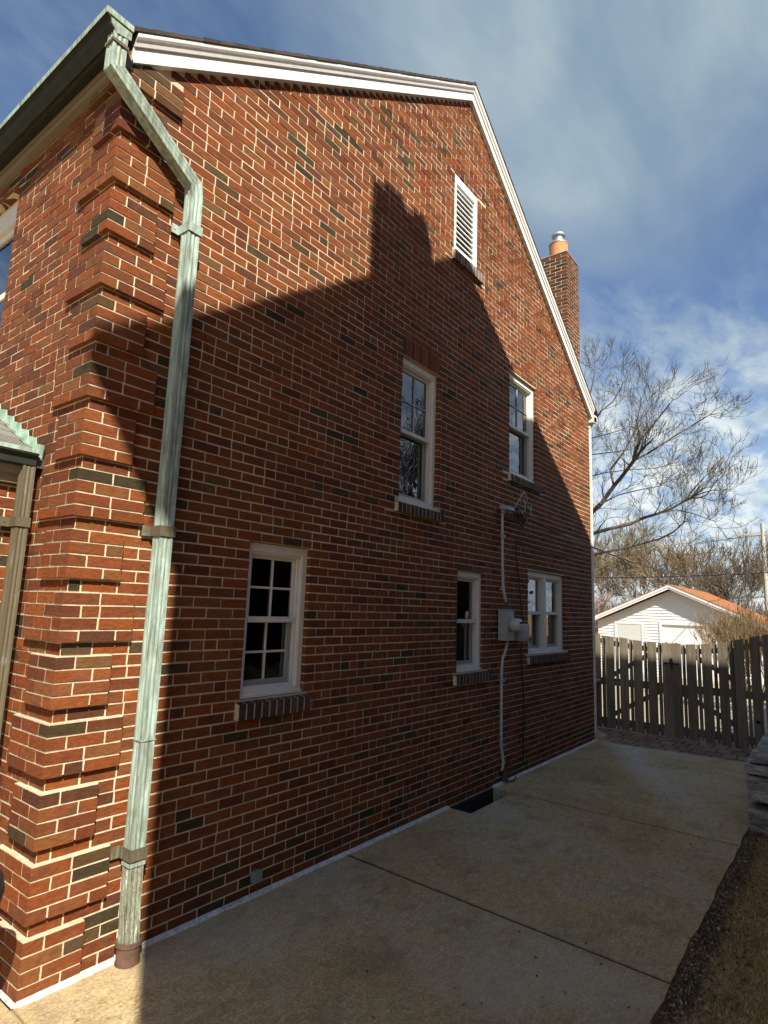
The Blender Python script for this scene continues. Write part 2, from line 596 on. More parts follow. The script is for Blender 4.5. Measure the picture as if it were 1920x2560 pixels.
def piece(name, x0, x1, y0, y1, z0, z1, ti, parent, m, palette):
    """one small block as an object of its own, sharing its mesh with alike pieces"""
    dx, dy, dz = round(x1 - x0, 3), round(y1 - y0, 3), round(z1 - z0, 3)
    key = (name, dx, dy, dz, ti)
    me = _cache.get(key)
    if me is None:
        b = MB()
        e = 0.0022
        b.col = palette[ti]
        hx, hy, hz = dx / 2, dy / 2, dz / 2
        rj = random.Random(hash((dx, dy, dz, ti)) & 0xffff)
        b.box(-hx, hx, -hy, hy, -hz, hz)
        b.v = [(v[0] + rj.uniform(-1, 1) * 0.0012, v[1] + rj.uniform(-1, 1) * 0.0008, v[2] + rj.uniform(-1, 1) * 0.0014) for v in b.v]
        me = b.mesh(name, m)
        _cache[key] = me
    o = bpy.data.objects.new(name, me)
    COL.objects.link(o)
    o.parent = parent
    o.location = Vector(((x0 + x1) / 2, (y0 + y1) / 2, (z0 + z1) / 2)) - world_loc(parent)
    return o


# ------------------------------------------------------------------ brickwork
H = 0.068          # course height
L = 0.208          # stretcher module
J = 0.0112         # joint
WP = 0.030          # wall plane sits 2 cm behind the quoin corner
LEN = 8.42
PAL = [(0.201, 0.055, 0.015),
       (0.175, 0.047, 0.014),
       (0.227, 0.068, 0.018),
       (0.145, 0.039, 0.013),
       (0.19, 0.061, 0.019),
       (0.159, 0.049, 0.017),
       (0.216, 0.058, 0.014),
       (0.122, 0.035, 0.014),
       (0.182, 0.052, 0.014),
       (0.193, 0.07, 0.022),
       (0.055, 0.037, 0.014),
       (0.044, 0.033, 0.016),
       (0.085, 0.048, 0.016),
       (0.09, 0.033, 0.015),
       (0.149, 0.073, 0.026),
       (0.081, 0.047, 0.023)]
WT = [10, 9, 8, 7, 8, 7, 9, 6, 9, 6, 1.0, 0.8, 1.1, 2.4, 1.3, 0.9]
WT_LOW = [3, 4, 2, 6, 3, 4, 2, 7, 3, 2, 9, 5, 8, 6, 1, 2]


def z_rake(x):
    return 5.19 + 0.708 * x if x < 4.232 else 8.186 - 0.689 * (x - 4.232)


def pick(z, rnd):
    if z < 0.30 and rnd.random() < 0.75:
        return rnd.choices(range(16), WT_LOW)[0]
    return rnd.choices(range(16), WT)[0]


def quoin_end(k, side):
    q = k // 5
    if k % 5 == 4:
        return WP + 0.0
    if side == 'g':
        return 0.308 if q % 2 == 0 else 0.412
    return 0.312 if q % 2 == 0 else 0.430


def course_rects(u0, u1, k, rnd, openings, lowz=0.0, slope=None):
    """one course of running bond with odd headers, cut round the openings"""
    z0 = lowz + k * H + J / 2
    z1 = z0 + H - J
    out = []
    # joints follow one running-bond grid for the whole wall, nudged a little, with odd pairs of headers
    joints = []
    n = math.floor(u0 / L) - 1
    while n * L < u1 + L:
        g = n * L + (L / 2 if k % 2 else 0.0)
        drift = 0.011 * noise.noise(Vector((g * 0.9, k * 0.31, 7.0)))
        joints.append(g + drift + rnd.uniform(-0.004, 0.004))
        if rnd.random() < 0.10:
            joints.append(g + drift + L / 2 + rnd.uniform(-0.006, 0.006))
        n += 1
    zm = (z0 + z1) / 2
    for (o0, o1, p0, p1) in openings:
        if p0 < zm < p1:
            joints = [o1 - J / 2 if abs(g - o1) < 0.045 else (o0 + J / 2 if abs(g - o0) < 0.045 else g) for g in joints]
    joints = sorted(set(joints))
    joints = [u0] + [g for g in joints if u0 + 0.040 < g < u1 - 0.045] + [u1]
    for a, b in zip(joints[:-1], joints[1:]):
        out.append((a + J / 2, b - J / 2))
    res = []
    for a, b in out:
        spans = [(a, b, z0, z1)]
        for (o0, o1, p0, p1) in openings:
            nxt = []
            for (s, e, lo, hi) in spans:
                if hi <= p0 or lo >= p1 or e <= o0 or s >= o1:
                    nxt.append((s, e, lo, hi))
                    continue
                if lo >= p0 - 0.030 and hi <= p1 + 0.030:      # course runs into the jamb
                    if s < o0 - 0.006:
                        nxt.append((s, o0, lo, hi))
                    if e > o1 + 0.006:
                        nxt.append((o1, e, lo, hi))
                elif lo < p0 < hi:
                    if p0 - lo > 0.012:
                        nxt.append((s, e, lo, p0 - 0.004))
                elif lo < p1 < hi:
                    if hi - p1 > 0.012:
                        nxt.append((s, e, p1 + 0.004, hi))
            spans = nxt
        for (s, e, lo, hi) in spans:
            if e - s > 0.006:
                res.append((s, e, lo, hi))
    return res


WIN = [  # x0, x1, z0, z1, sill z0, sill x0, sill x1
    (1.258, 1.872, 1.290, 2.380, 1.160, 1.222, 1.908),
    (3.012, 3.685, 2.955, 4.425, 2.838, 2.950, 3.765),
    (5.375, 6.215, 3.700, 5.080, 3.585, 5.338, 6.345),
    (4.125, 4.725, 1.288, 2.380, 1.170, 4.064, 4.832),
    (5.930, 7.220, 1.405, 2.500, 1.292, 5.893, 7.325),
    (3.930, 4.490, 6.040, 7.030, 5.900, 3.895, 4.580),
]
GOPEN = [w[:4] for w in WIN]
GBR = GOPEN + [(w[5], w[6], w[4], w[2] + 0.004) for w in WIN]
GBR.append((3.012, 3.700, 4.425, 4.628))          # soldier course
FOPEN = [(1.525, 2.475, 3.675, 5.045)]

house = thing('brick_house', 'large red brick house with stepped quoins, white rake trim and green copper gutter', 'house', (4.2, 4.5, 0))
rnd = random.Random(5)
CAMP = Vector((-1.5295, -3.3064, 1.9435))


def prj(p):
    d = Vector(p) - CAMP
    a = [sum(Rm[i][j] * d[j] for j in range(3)) for i in range(3)]
    if a[2] < 0.1:
        return None
    return (960 + 1506.85 * a[0] / a[2], 1280 + 1506.85 * a[1] / a[2])


def size_in_view(c4):
    q = [prj(p) for p in c4]
    if any(p is None for p in q):
        return 0
    cx = sum(p[0] for p in q) / 4
    cy = sum(p[1] for p in q) / 4
    if not (0 < cx < 1920 and 0 < cy < 2560):
        return 0
    A = 0
    for i in range(4):
        x0, y0 = q[i]
        x1, y1 = q[(i + 1) % 4]
        A += x0 * y1 - x1 * y0
    return abs(A) / 2


bricks = []        # (size, x0,x1,y0,y1,z0,z1, tint)
ncourse = 122
for k in range(ncourse):
    zc = (k + 0.5) * H
    us = quoin_end(k, 'g') if zc < 5.37 else (zc - 5.19) / 0.708 - 0.10
    if us < WP:
        us = WP
    # the rake cuts both ends
    ztop = zc + H * 0.1
    if ztop > 5.19 + 0.708 * us:
        us = (ztop - 5.19) / 0.708
    ue = LEN
    xr = 4.232 + (8.186 - ztop) / 0.689
    ue = min(ue, xr)
    if ue - us < 0.05:
        continue
    for (a, b, lo, hi) in course_rects(us, ue, k, rnd, GBR):
        pr = rnd.uniform(-0.0015, 0.0022)
        y0 = WP - pr
        s = size_in_view([(a, y0, lo), (b, y0, lo), (b, y0, hi), (a, y0, hi)])
        bricks.append((s, a, b, y0, WP + 0.10, lo, hi, pick(zc, rnd), 'g'))
for k in range(78):
    zc = (k + 0.5) * H
    us = quoin_end(k, 'f')
    for (a, b, lo, hi) in course_rects(us, 5.2, k, rnd, FOPEN):
        if lo < 2.7 and a > 0.75:
            continue                      # behind the entry bay
        pr = rnd.uniform(-0.0015, 0.0022)
        x0 = WP - pr
        s = size_in_view([(x0, a, lo), (x0, b, lo), (x0, b, hi), (x0, a, hi)])
        bricks.append((s, x0, WP + 0.10, a, b, lo, hi, pick(zc, rnd), 'f'))
# side wall of the entry bay, facing the same way as the gable
BAYY = 0.62
for k in range(40):
    zc = (k + 0.5) * H
    for (a, b, lo, hi) in course_rects(-1.6, 0.0, k, rnd, []):
        s = size_in_view([(a, BAYY, lo), (b, BAYY, lo), (b, BAYY, hi), (a, BAYY, hi)])
        bricks.append((s, a, b, BAYY - rnd.uniform(-0.001, 0.002), BAYY + 0.1, lo, hi, pick(zc, rnd), 'b'))
bricks.sort(key=lambda t: -t[0])
for t in bricks[:300]:
    piece('brick', *t[1:7], t[7], house, M['brick'], PAL)
rest = MB()
for t in bricks[300:]:
    c = PAL[t[7]]
    j = rnd.uniform(0.88, 1.12)
    rest.box(*t[1:7], tuple(x * j for x in c))
    rest.v[-8:] = [(v[0] + rnd.uniform(-1, 1) * 0.0014, v[1] + rnd.uniform(-1, 1) * 0.0010, v[2] + rnd.uniform(-1, 1) * 0.0016) for v in rest.v[-8:]]
rest.obj('brickwork', M['brick'], house, kind='stuff')

# quoins: four courses proud, one flush, alternately long and short
for k in range(78):
    z0, z1 = k * H + J / 2, (k + 1) * H - J / 2
    flush = (k % 5 == 4)
    o = WP if flush else 0.0
    ge, fe = (quoin_end(k, 'g'), quoin_end(k, 'f')) if not flush else (WP + 0.30, WP + 0.30)
    ti = lambda: pick(1.0, rnd) if z0 < 4.72 else rnd.choice([15, 13, 15, 7, 14, 3])
    if flush:
        # the flush course is ordinary wall; only its corner brick belongs here
        continue
    D = 0.10
    if k % 2 == 0:
        g0, f0 = 0.198, 0.098
    else:
        g0, f0 = 0.098, 0.198
    piece('quoin_brick', 0, g0, 0, f0, z0, z1, ti(), house, M['brick'], PAL)
    u = g0 + J
    rem = ge - u
    parts = [rem] if rem < 0.24 else [0.198, rem - 0.198 - J]
    if k % 4 >= 2:
        parts.reverse()
    for ln in parts:
        if ln > 0.02:
            piece('quoin_brick', u, u + ln, 0, D, z0, z1, ti(), house, M['brick'], PAL)
        u += ln + J
    u = f0 + J
    rem = fe - u
    parts = [rem] if rem < 0.24 else [0.198, rem - 0.198 - J]
    for ln in parts:
        if ln > 0.02:
            piece('quoin_brick', 0, D, u, u + ln, z0, z1, ti(), house, M['brick'], PAL)
        u += ln + J

# mortar bed and wall core, with the openings left out
wall = MB()
MY = WP + 0.003


def cells(us, zs_fn, ztop_fn, openings):
    for a, b in zip(us[:-1], us[1:]):
        mid = (a + b) / 2
        cuts = sorted([(o[2], o[3]) for o in openings if o[0] - 1e-6 <= mid <= o[1] + 1e-6])
        z = zs_fn
        for lo, hi in cuts:
            yield a, b, z, lo, None
            z = hi
        yield a, b, z, None, (ztop_fn(a), ztop_fn(b))


ub = sorted(set([MY, 4.232, LEN] + [v for o in GOPEN for v in (o[0] - 0.004, o[1] + 0.004)]))
go = [(o[0] - 0.004, o[1] + 0.004, o[2] - 0.002, o[3] + 0.004) for o in GOPEN]
for a, b, z0, z1, top in cells(ub, -0.3, lambda x: z_rake(x) + 0.03, go):
    za, zb = (z1, z1) if z1 is not None else top
    wall.hexa([(a, MY, z0), (b, MY, z0), (b, 0.32, z0), (a, 0.32, z0), (a, MY, za), (b, MY, zb), (b, 0.32, zb), (a, 0.32, za)])
ub = [0.32, 1.521, 2.479, 5.2]
fo = [(o[0] - 0.004, o[1] + 0.004, o[2] - 0.002, o[3] + 0.004) for o in FOPEN]
for a, b, z0, z1, top in cells(ub, -0.3, lambda x: 5.36, fo):
    za, zb = (z1, z1) if z1 is not None else top
    wall.hexa([(MY, a, z0), (0.32, a, z0), (0.32, b, z0), (MY, b, z0), (MY, a, za), (0.32, a, za), (0.32, b, zb), (MY, b, zb)])
wall.box(LEN - 0.3, LEN + 0.002, 0.33, 9.0, -0.3, 5.28)
wall.box(0.33, LEN - 0.31, 8.7, 9.0, -0.3, 5.36)
wall.box(MY, 0.32, 5.2, 9.0, -0.3, 5.36)
for k in range(78):      # mortar between the quoin bricks stands proud with them
    if k % 5 == 4:
        continue
    ge, fe = quoin_end(k, 'g'), quoin_end(k, 'f')
    z0, z1 = k * H + 0.0005, (k + 1) * H - 0.0005
    lo_ = z0 + (J * 0.5 + 0.004 if k % 5 == 0 else 0)
    wall.box(0.004, ge - 0.004, 0.004, 0.09, lo_, z1)
    wall.box(0.004, 0.09, 0.0905, fe - 0.004, lo_, z1)
wall.box(-1.6, WP, BAYY + 0.005, BAYY + 0.3, -0.3, 2.72)
wall.box(-1.6, -1.5, BAYY + 0.31, 2.7, -0.3, 2.72)
wall.obj('mortar_wall', M['mortar'], house)
# interior floors so that daylight does not run through the house
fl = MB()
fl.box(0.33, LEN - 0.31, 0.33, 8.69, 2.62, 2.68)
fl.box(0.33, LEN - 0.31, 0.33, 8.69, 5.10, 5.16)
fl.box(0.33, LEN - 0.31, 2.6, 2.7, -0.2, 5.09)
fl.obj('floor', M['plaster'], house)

# sealant strip along the foot of the wall
for x0, x1 in ((0.0, 3.985), (4.94, 8.44)):
    cs = MB()
    n = int((x1 - x0) / 0.05)
    for i in range(n):
        a = x0 + (x1 - x0) * i / n
        b = x0 + (x1 - x0) * (i + 1) / n
        wv = lambda x: 0.012 + 0.010 * noise.noise(Vector((x * 2.3, 0, 0))) + 0.009 * noise.noise(Vector((x * 17, 2, 0)))
        yb = 0.012 if a > 0.5 else -0.004
        cs.hexa([(a, yb - wv(a) - 0.010, 0.001), (b, yb - wv(b) - 0.010, 0.001), (b, yb + 0.01, 0.001), (a, yb + 0.01, 0.001),
                 (a, yb - wv(a) + 0.004, 0.012), (b, yb - wv(b) + 0.004, 0.012), (b, yb + 0.01, 0.020), (a, yb + 0.01, 0.020)])
    cs.obj('sealant_strip', M['caulk'], house)
cs = MB()
cs.hexa([(-0.022, -0.012, 0.001), (-0.003, -0.012, 0.001), (-0.003, 0.6, 0.001), (-0.022, 0.6, 0.001),
         (-0.018, -0.012, 0.008), (-0.003, -0.012, 0.014), (-0.003, 0.6, 0.014), (-0.018, 0.6, 0.008)])
cs.obj('sealant_strip', M['caulk'], house)

# rowlock sills and the soldier course
SP = [(0.060, 0.045, 0.036), (0.085, 0.055, 0.042), (0.045, 0.036, 0.032), (0.10, 0.060, 0.048), (0.12, 0.085, 0.075)]
for wi, w in enumerate(WIN):
    n = int(round((w[6] - w[5]) / 0.0685))
    st = (w[6] - w[5]) / n
    y0 = WP - 0.045
    h1, h0 = w[2], w[4]
    for i in range(n):
        a = w[5] + i * st + 0.0065
        b = w[5] + (i + 1) * st - 0.0065
        jz = rnd.uniform(-0.002, 0.002)
        q = MB()
        q.col = rnd.choice(SP)
        if wi == 5:
            q.col = rnd.choice([(0.16, 0.13, 0.13), (0.12, 0.095, 0.09), (0.2, 0.16, 0.15)])
        q.hexa([(a, y0, h0 + jz), (b, y0, h0 + jz), (b, 0.10, h0 + 0.02), (a, 0.10, h0 + 0.02),
                (a, y0, h1 - 0.022 + jz), (b, y0, h1 - 0.022 + jz), (b, 0.10, h1 + 0.004), (a, 0.10, h1 + 0.004)])
        q.obj('sill_brick', M['brick'], house)
    sm = MB()
    sm.hexa([(w[5], y0 + 0.003, h0 + 0.004), (w[6], y0 + 0.003, h0 + 0.004), (w[6], 0.09, h0 + 0.024), (w[5], 0.09, h0 + 0.024),
             (w[5], y0 + 0.003, h1 - 0.025), (w[6], y0 + 0.003, h1 - 0.025), (w[6], 0.09, h1 - 0.001), (w[5], 0.09, h1 - 0.001)])
    sm.obj('sill_mortar', M['mortar'], house)
for i in range(10):
    a = 3.012 + i * 0.0688 + 0.004
    piece('soldier_brick', a, a + 0.0605, WP - rnd.uniform(-0.001, 0.002), WP + 0.1, 4.432, 4.622, pick(4, rnd), house, M['brick'], PAL)


# ------------------------------------------------------------------ windows of the gable wall
def ring(b, x0, x1, z0, z1, w, y0, y1, wb=None, wt=None):
    wb = wb or w
    wt = wt or w
    b.box(x0, x0 + w, y0, y1, z0, z1)
    b.box(x1 - w, x1, y0, y1, z0, z1)
    b.box(x0 + w, x1 - w, y0 + 0.0006, y1 - 0.0006, z0, z0 + wb)
    b.box(x0 + w, x1 - w, y0 + 0.0006, y1 - 0.0006, z1 - wt, z1)


def sash(root, x0, x1, z0, z1, y, cols, rows, inner=False):
    b = MB()
    ring(b, x0, x1, z0, z1, 0.034, y, y + 0.028, 0.046 if inner else 0.034, 0.034)
    s = b.obj('sash', M['white'] if not inner else M['alum'], root)
    g = MB()
    gy = y + 0.016
    g.box(x0 + 0.030, x1 - 0.030, gy, gy + 0.003, z0 + 0.03, z1 - 0.03)
    g.obj('pane', M['glass'], root)
    if cols > 1 or rows > 1:
        mu = MB()
        for i in range(1, cols):
            xx = x0 + (x1 - x0) * i / cols
            mu.box(xx - 0.008, xx + 0.008, y + 0.004, y + 0.013, z0 + 0.034, z1 - 0.034)
        for i in range(1, rows):
            zz = z0 + (z1 - z0) * i / rows
            mu.box(x0 + 0.034, x1 - 0.034, y + 0.0045, y + 0.0125, zz - 0.008, zz + 0.008)
        mu.obj('muntin', M['alum'] if x0 > 2.0 else M['white'], root)


def curtain(root, x0, x1, z0, z1, y, m, name, waves=5, amp=0.02):
    n = 40
    b = MB()
    vs = []
    for i in range(n + 1):
        x = x0 + (x1 - x0) * i / n
        yy = y + amp * sin(i / n * 2 * pi * waves) + amp * 0.4 * sin(i * 1.7)
        vs += [(x, yy, z0), (x, yy, z1)]
    b.add(vs, [(2 * i, 2 * i + 2, 2 * i + 3, 2 * i + 1) for i in range(n)])
    b.add([(v[0], v[1] + 0.002, v[2]) for v in vs], [(2 * i, 2 * i + 1, 2 * i + 3, 2 * i + 2) for i in range(n)])
    return b.obj(name, m, root)


def window(i, units=1, cols=2, rows=2, lower=True, label=None):
    x0, x1, z0, z1 = WIN[i][:4]
    zf = z0 + 0.02
    b = MB()
    ring(b, x0 + 0.003, x1 - 0.003, zf, z1 - 0.003, 0.048, 0.068, 0.17, 0.03, 0.060)
    ring(b, x0 + 0.020, x1 - 0.020, zf + 0.002, z1 - 0.03, 0.036, 0.080, 0.165, 0.03, 0.05)
    # sloped wooden sill
    b.hexa([(x0 + 0.003, 0.050, z0 + 0.004), (x1 - 0.003, 0.050, z0 + 0.004), (x1 - 0.003, 0.17, z0 + 0.006), (x0 + 0.003, 0.17, z0 + 0.006),
            (x0 + 0.003, 0.050, z0 + 0.022), (x1 - 0.003, 0.050, z0 + 0.022), (x1 - 0.003, 0.17, z0 + 0.048), (x0 + 0.003, 0.17, z0 + 0.048)])
    fr = b.obj('window', M['white'], house, label=label)
    inx0, inx1 = x0 + 0.052, x1 - 0.052
    iz0, iz1 = zf + 0.032, z1 - 0.063
    mull = 0.10
    spans = [(inx0, inx1)] if units == 1 else [(inx0, (inx0 + inx1 - mull) / 2), ((inx0 + inx1 + mull) / 2, inx1)]
    if units == 2:
        q = MB()
        cx = (inx0 + inx1) / 2
        q.box(cx - 0.05, cx + 0.05, 0.075, 0.168, iz0 - 0.01, iz1 + 0.01)
        q.box(cx - 0.028, cx + 0.028, 0.063, 0.0755, iz0 - 0.01, iz1 + 0.01)
        q.obj('mullion', M['white'], fr)
    for a, c in spans:
        zm = (iz0 + iz1) / 2
        st = MB()
        ring(st, a, c, iz0, iz1, 0.024, 0.094, 0.112)
        st.box(a + 0.024, c - 0.024, 0.090, 0.111, zm - 0.018, zm + 0.018)
        st.obj('storm_frame', M['white'], fr)
        sash(fr, a + 0.014, c - 0.014, zm - 0.012, iz1 - 0.012, 0.114, cols, rows)
        sash(fr, a + 0.014, c - 0.014, iz0 + 0.012, zm + 0.010, 0.143, cols if lower else 1, rows if lower else 1, True)
    return fr


w1 = window(0, label='lower front window with divided black panes')
w2 = window(1, rows=2, lower=False, label='tall upstairs window under the soldier course')
w3 = window(2, rows=2, lower=False, label='upstairs window nearest the back corner')
w4 = window(3, cols=1, rows=1, lower=False, label='narrow ground floor window with half lowered blind')
w5 = window(4, units=2, cols=1, rows=1, lower=False, label='double ground floor window with lace curtains')
bl = MB()
for k in range(16):
    z = 2.30 - k * 0.030
    bl.box(4.20, 4.65, 0.200 + 0.004 * (k % 2), 0.206 + 0.004 * (k % 2), z - 0.030, z - 0.001)
bl.obj('blind', M['blind'], w4)
tk = MB()
for xx in (4.36, 4.44):
    tk.box(xx, xx + 0.035, 0.19, 0.21, 1.86, 1.90)
tk.obj('ornament', M['blind'], w4)
for a, c in ((5.99, 6.52), (6.63, 7.16)):
    curtain(w5, a, c, 1.97, 2.42, 0.182, M['curtain'], 'curtain', 6, 0.014)
curtain(w3, 5.95, 6.14, 3.8, 5.0, 0.21, M['blind'], 'curtain', 3, 0.014)
curtain(w3, 5.45, 5.60, 3.8, 5.0, 0.21, M['blind'], 'curtain', 3, 0.014)
curtain(w2, 3.07, 3.22, 3.05, 4.36, 0.24, M['curtain'], 'curtain', 3, 0.014)
curtain(w2, 3.48, 3.63, 3.05, 4.36, 0.24, M['curtain'], 'curtain', 3, 0.014)

# louvred attic vent
x0, x1, z0, z1 = WIN[5][:4]
b = MB()
ring(b, x0 + 0.003, x1 - 0.003, z0 + 0.01, z1 - 0.003, 0.060, 0.040, 0.13, 0.075, 0.10)
vent = b.obj('attic_vent', M['trim'], house, label='white louvred attic vent high in the gable')
for k in range(12):
    z = z0 + 0.085 + k * 0.0685
    q = MB()
    q.hexa([(x0 + 0.062, 0.055, z), (x1 - 0.062, 0.055, z), (x1 - 0.062, 0.118, z + 0.055), (x0 + 0.062, 0.118, z + 0.055),
            (x0 + 0.062, 0.055, z + 0.014), (x1 - 0.062, 0.055, z + 0.014), (x1 - 0.062, 0.118, z + 0.066), (x0 + 0.062, 0.118, z + 0.066)])
    q.obj('louver', M['trim'], vent)
q = MB()
q.box(x0 - 0.02, x1 + 0.02, 0.135, 0.14, z0 - 0.01, z1 + 0.01)
q.obj('vent_screen', M['dark'], vent)

# front window: only its right edge is in the picture
b = MB()
FX = 0.10
for (ya, yb_, za, zb) in ((1.528, 1.585, 3.69, 5.042), (2.415, 2.472, 3.69, 5.042), (1.585, 2.415, 4.86, 5.042), (1.585, 2.415, 3.69, 3.76)):
    b.box(FX - 0.01, FX + 0.07, ya, yb_, za, zb)
b.box(FX + 0.02, FX + 0.06, 1.585, 1.625, 3.76, 4.86)
b.box(FX + 0.02, FX + 0.06, 2.375, 2.415, 3.76, 4.86)
b.box(FX + 0.02, FX + 0.06, 1.625, 2.375, 4.80, 4.86)
b.box(FX + 0.02, FX + 0.06, 1.625, 2.375, 4.25, 4.30)
fw = b.obj('window', M['white'], house, label='upstairs front window at the picture edge')
g = MB()
g.box(FX + 0.035, FX + 0.038, 1.625, 2.375, 3.76, 4.80)
g.obj('pane', M['glass'], fw)
g = MB()
g.box(FX + 0.10, FX + 0.105, 1.60, 1.98, 3.76, 4.80)
g.obj('curtain', M['blind'], fw)

# ------------------------------------------------------------------ rake trim, roof
XL, XR, XP, ZP = 0.03, 8.50, 4.232, 8.186


def zl(x):
    return 5.19 + 0.708 * x


def zr(x):
    return ZP - 0.689 * (x - XP)


def rake(prof, name, m, x_start=XL, x_end=XR):
    """prof: closed outline of (y, v) with v the vertical height above the frieze foot"""
    for (xa, xb, f) in ((x_start, XP, zl), (XP, x_end, zr)):
        b = MB()
        n = len(prof)
        vs = [(xa, y, f(xa) + v) for y, v in prof] + [(xb, y, f(xb) + v) for y, v in prof]
        fs = [(i, (i + 1) % n, n + (i + 1) % n, n + i) for i in range(n)] + [tuple(reversed(range(n))), tuple(range(n, 2 * n))]
        b.add(vs, fs)
        b.obj(name, m, house)


rake([(-0.020, 0.0), (0.10, 0.0), (0.10, 0.125), (-0.020, 0.125)], 'frieze_board', M['trim'])
rake([(-0.034, 0.106), (0.09, 0.126), (0.09, 0.150), (-0.040, 0.128)], 'rake_fillet', M['trim'])
rake([(-0.036, 0.1285), (0.08, 0.1505), (0.08, 0.19), (-0.060, 0.172), (-0.058, 0.160), (-0.050, 0.145), (-0.040, 0.137)], 'crown_moulding', M['trim'])
rake([(-0.060, 0.1725), (0.07, 0.1905), (0.07, 0.205), (-0.060, 0.190)], 'crown_fillet', M['trim'])
# shingle courses, each end standing a little differently over the rake
rf = MB()
for side in (0, 1):
    n = 37
    for i in range(n):
        t0, t1 = i / n, (i + 1) / n
        if side == 0:
            xa, xb = -0.12 + (XP + 0.12) * t0, -0.12 + (XP + 0.12) * t1 + 0.02
            f = zl
        else:
            xa, xb = XR + 0.12 - (XR + 0.12 - XP) * t0, XR + 0.12 - (XR + 0.12 - XP) * t1 - 0.02
            f = zr
        yo = -0.068 + rnd.uniform(-0.002, 0.002)
        lift = 0.032 + rnd.uniform(-0.002, 0.002)
        za, zb = f(xa) + 0.192, f(xb) + 0.192
        c = rnd.choice([(0.055, 0.045, 0.038), (0.07, 0.055, 0.045), (0.045, 0.038, 0.034)])
        xs = sorted([(xa, za + lift, za), (xb, zb + 0.024, zb)])
        (xa2, ta, ba), (xb2, tb, bb) = xs
        rf.hexa([(xa2, yo, ba), (xb2, yo, bb), (xb2, 9.1, bb), (xa2, 9.1, ba), (xa2, yo, ta), (xb2, yo, tb), (xb2, 9.1, tb), (xa2, 9.1, ta)], c)
rf.obj('roof', M['shingle'], house)
sh = MB()      # roof deck, its far verge and the soffits
for (xa, xb, f) in ((-0.10, XP, zl), (XP, XR + 0.1, zr)):
    sh.hexa([(xa, 0.05, f(xa) + 0.10), (xb, 0.05, f(xb) + 0.10), (xb, 9.05, f(xb) + 0.10), (xa, 9.05, f(xa) + 0.10),
             (xa, 0.05, f(xa) + 0.188), (xb, 0.05, f(xb) + 0.188), (xb, 9.05, f(xb) + 0.188), (xa, 9.05, f(xa) + 0.188)])
sh.add([(MY, 9.0, 5.3), (LEN, 9.0, 5.2), (XP, 9.0, ZP)], [(0, 1, 2)])
sh.obj('roof_deck', M['roofdark'], house)

# eave: soffit, cream board, copper gutter
b = MB()
b.box(-0.13, WP + 0.02, 0.03, 9.0, 5.262, 5.285)
b.obj('soffit', M['roofdark'], house)
b = MB()
b.box(-0.022, WP + 0.01, -0.01, 9.0, 5.175, 5.258)
b.box(-0.036, -0.022, -0.01, 9.0, 5.232, 5.258)
b.obj('eave_board', M['cream'], house)
GY0 = -0.112
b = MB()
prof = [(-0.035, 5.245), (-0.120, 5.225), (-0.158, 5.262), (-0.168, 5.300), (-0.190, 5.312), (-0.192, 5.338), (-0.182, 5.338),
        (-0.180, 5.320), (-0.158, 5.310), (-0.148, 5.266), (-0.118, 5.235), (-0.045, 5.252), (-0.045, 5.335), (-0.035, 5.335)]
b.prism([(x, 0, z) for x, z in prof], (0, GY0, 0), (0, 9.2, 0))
gut = b.obj('gutter', M['copper_shade'], house, label='green patina copper gutter along the front eave')  # shade of the underside is in the body colour
b = MB()
b.prism([(x, 0, z) for x, z in ((-0.1925, 5.306), (-0.1945, 5.306), (-0.1965, 5.342), (-0.176, 5.342), (-0.176, 5.3385), (-0.1925, 5.3385))], (0, GY0, 0), (0, 9.2, 0))
b.obj('gutter_lip', M['copper'], gut)
b = MB()      # end cap with its folded lip
capo = [(-0.035, 5.245), (-0.120, 5.225), (-0.158, 5.262), (-0.168, 5.300), (-0.190, 5.312), (-0.192, 5.338), (-0.035, 5.338)]
b.prism([(x, 0, z) for x, z in capo], (0, GY0 - 0.006, 0), (0, 0.005, 0))
b.box(-0.196, -0.030, GY0 - 0.014, GY0 - 0.0065, 5.303, 5.342)
b.obj('gutter_end_cap', M['copper'], gut)
b = MB()
for yy in (0.9, 1.9, 2.9, 3.9):
    b.box(-0.193, -0.03, yy, yy + 0.02, 5.338, 5.342)
b.obj('gutter_strap', M['copper'], gut)

# downspout: square outlet, slanting length, long vertical length
SPO = 0.079


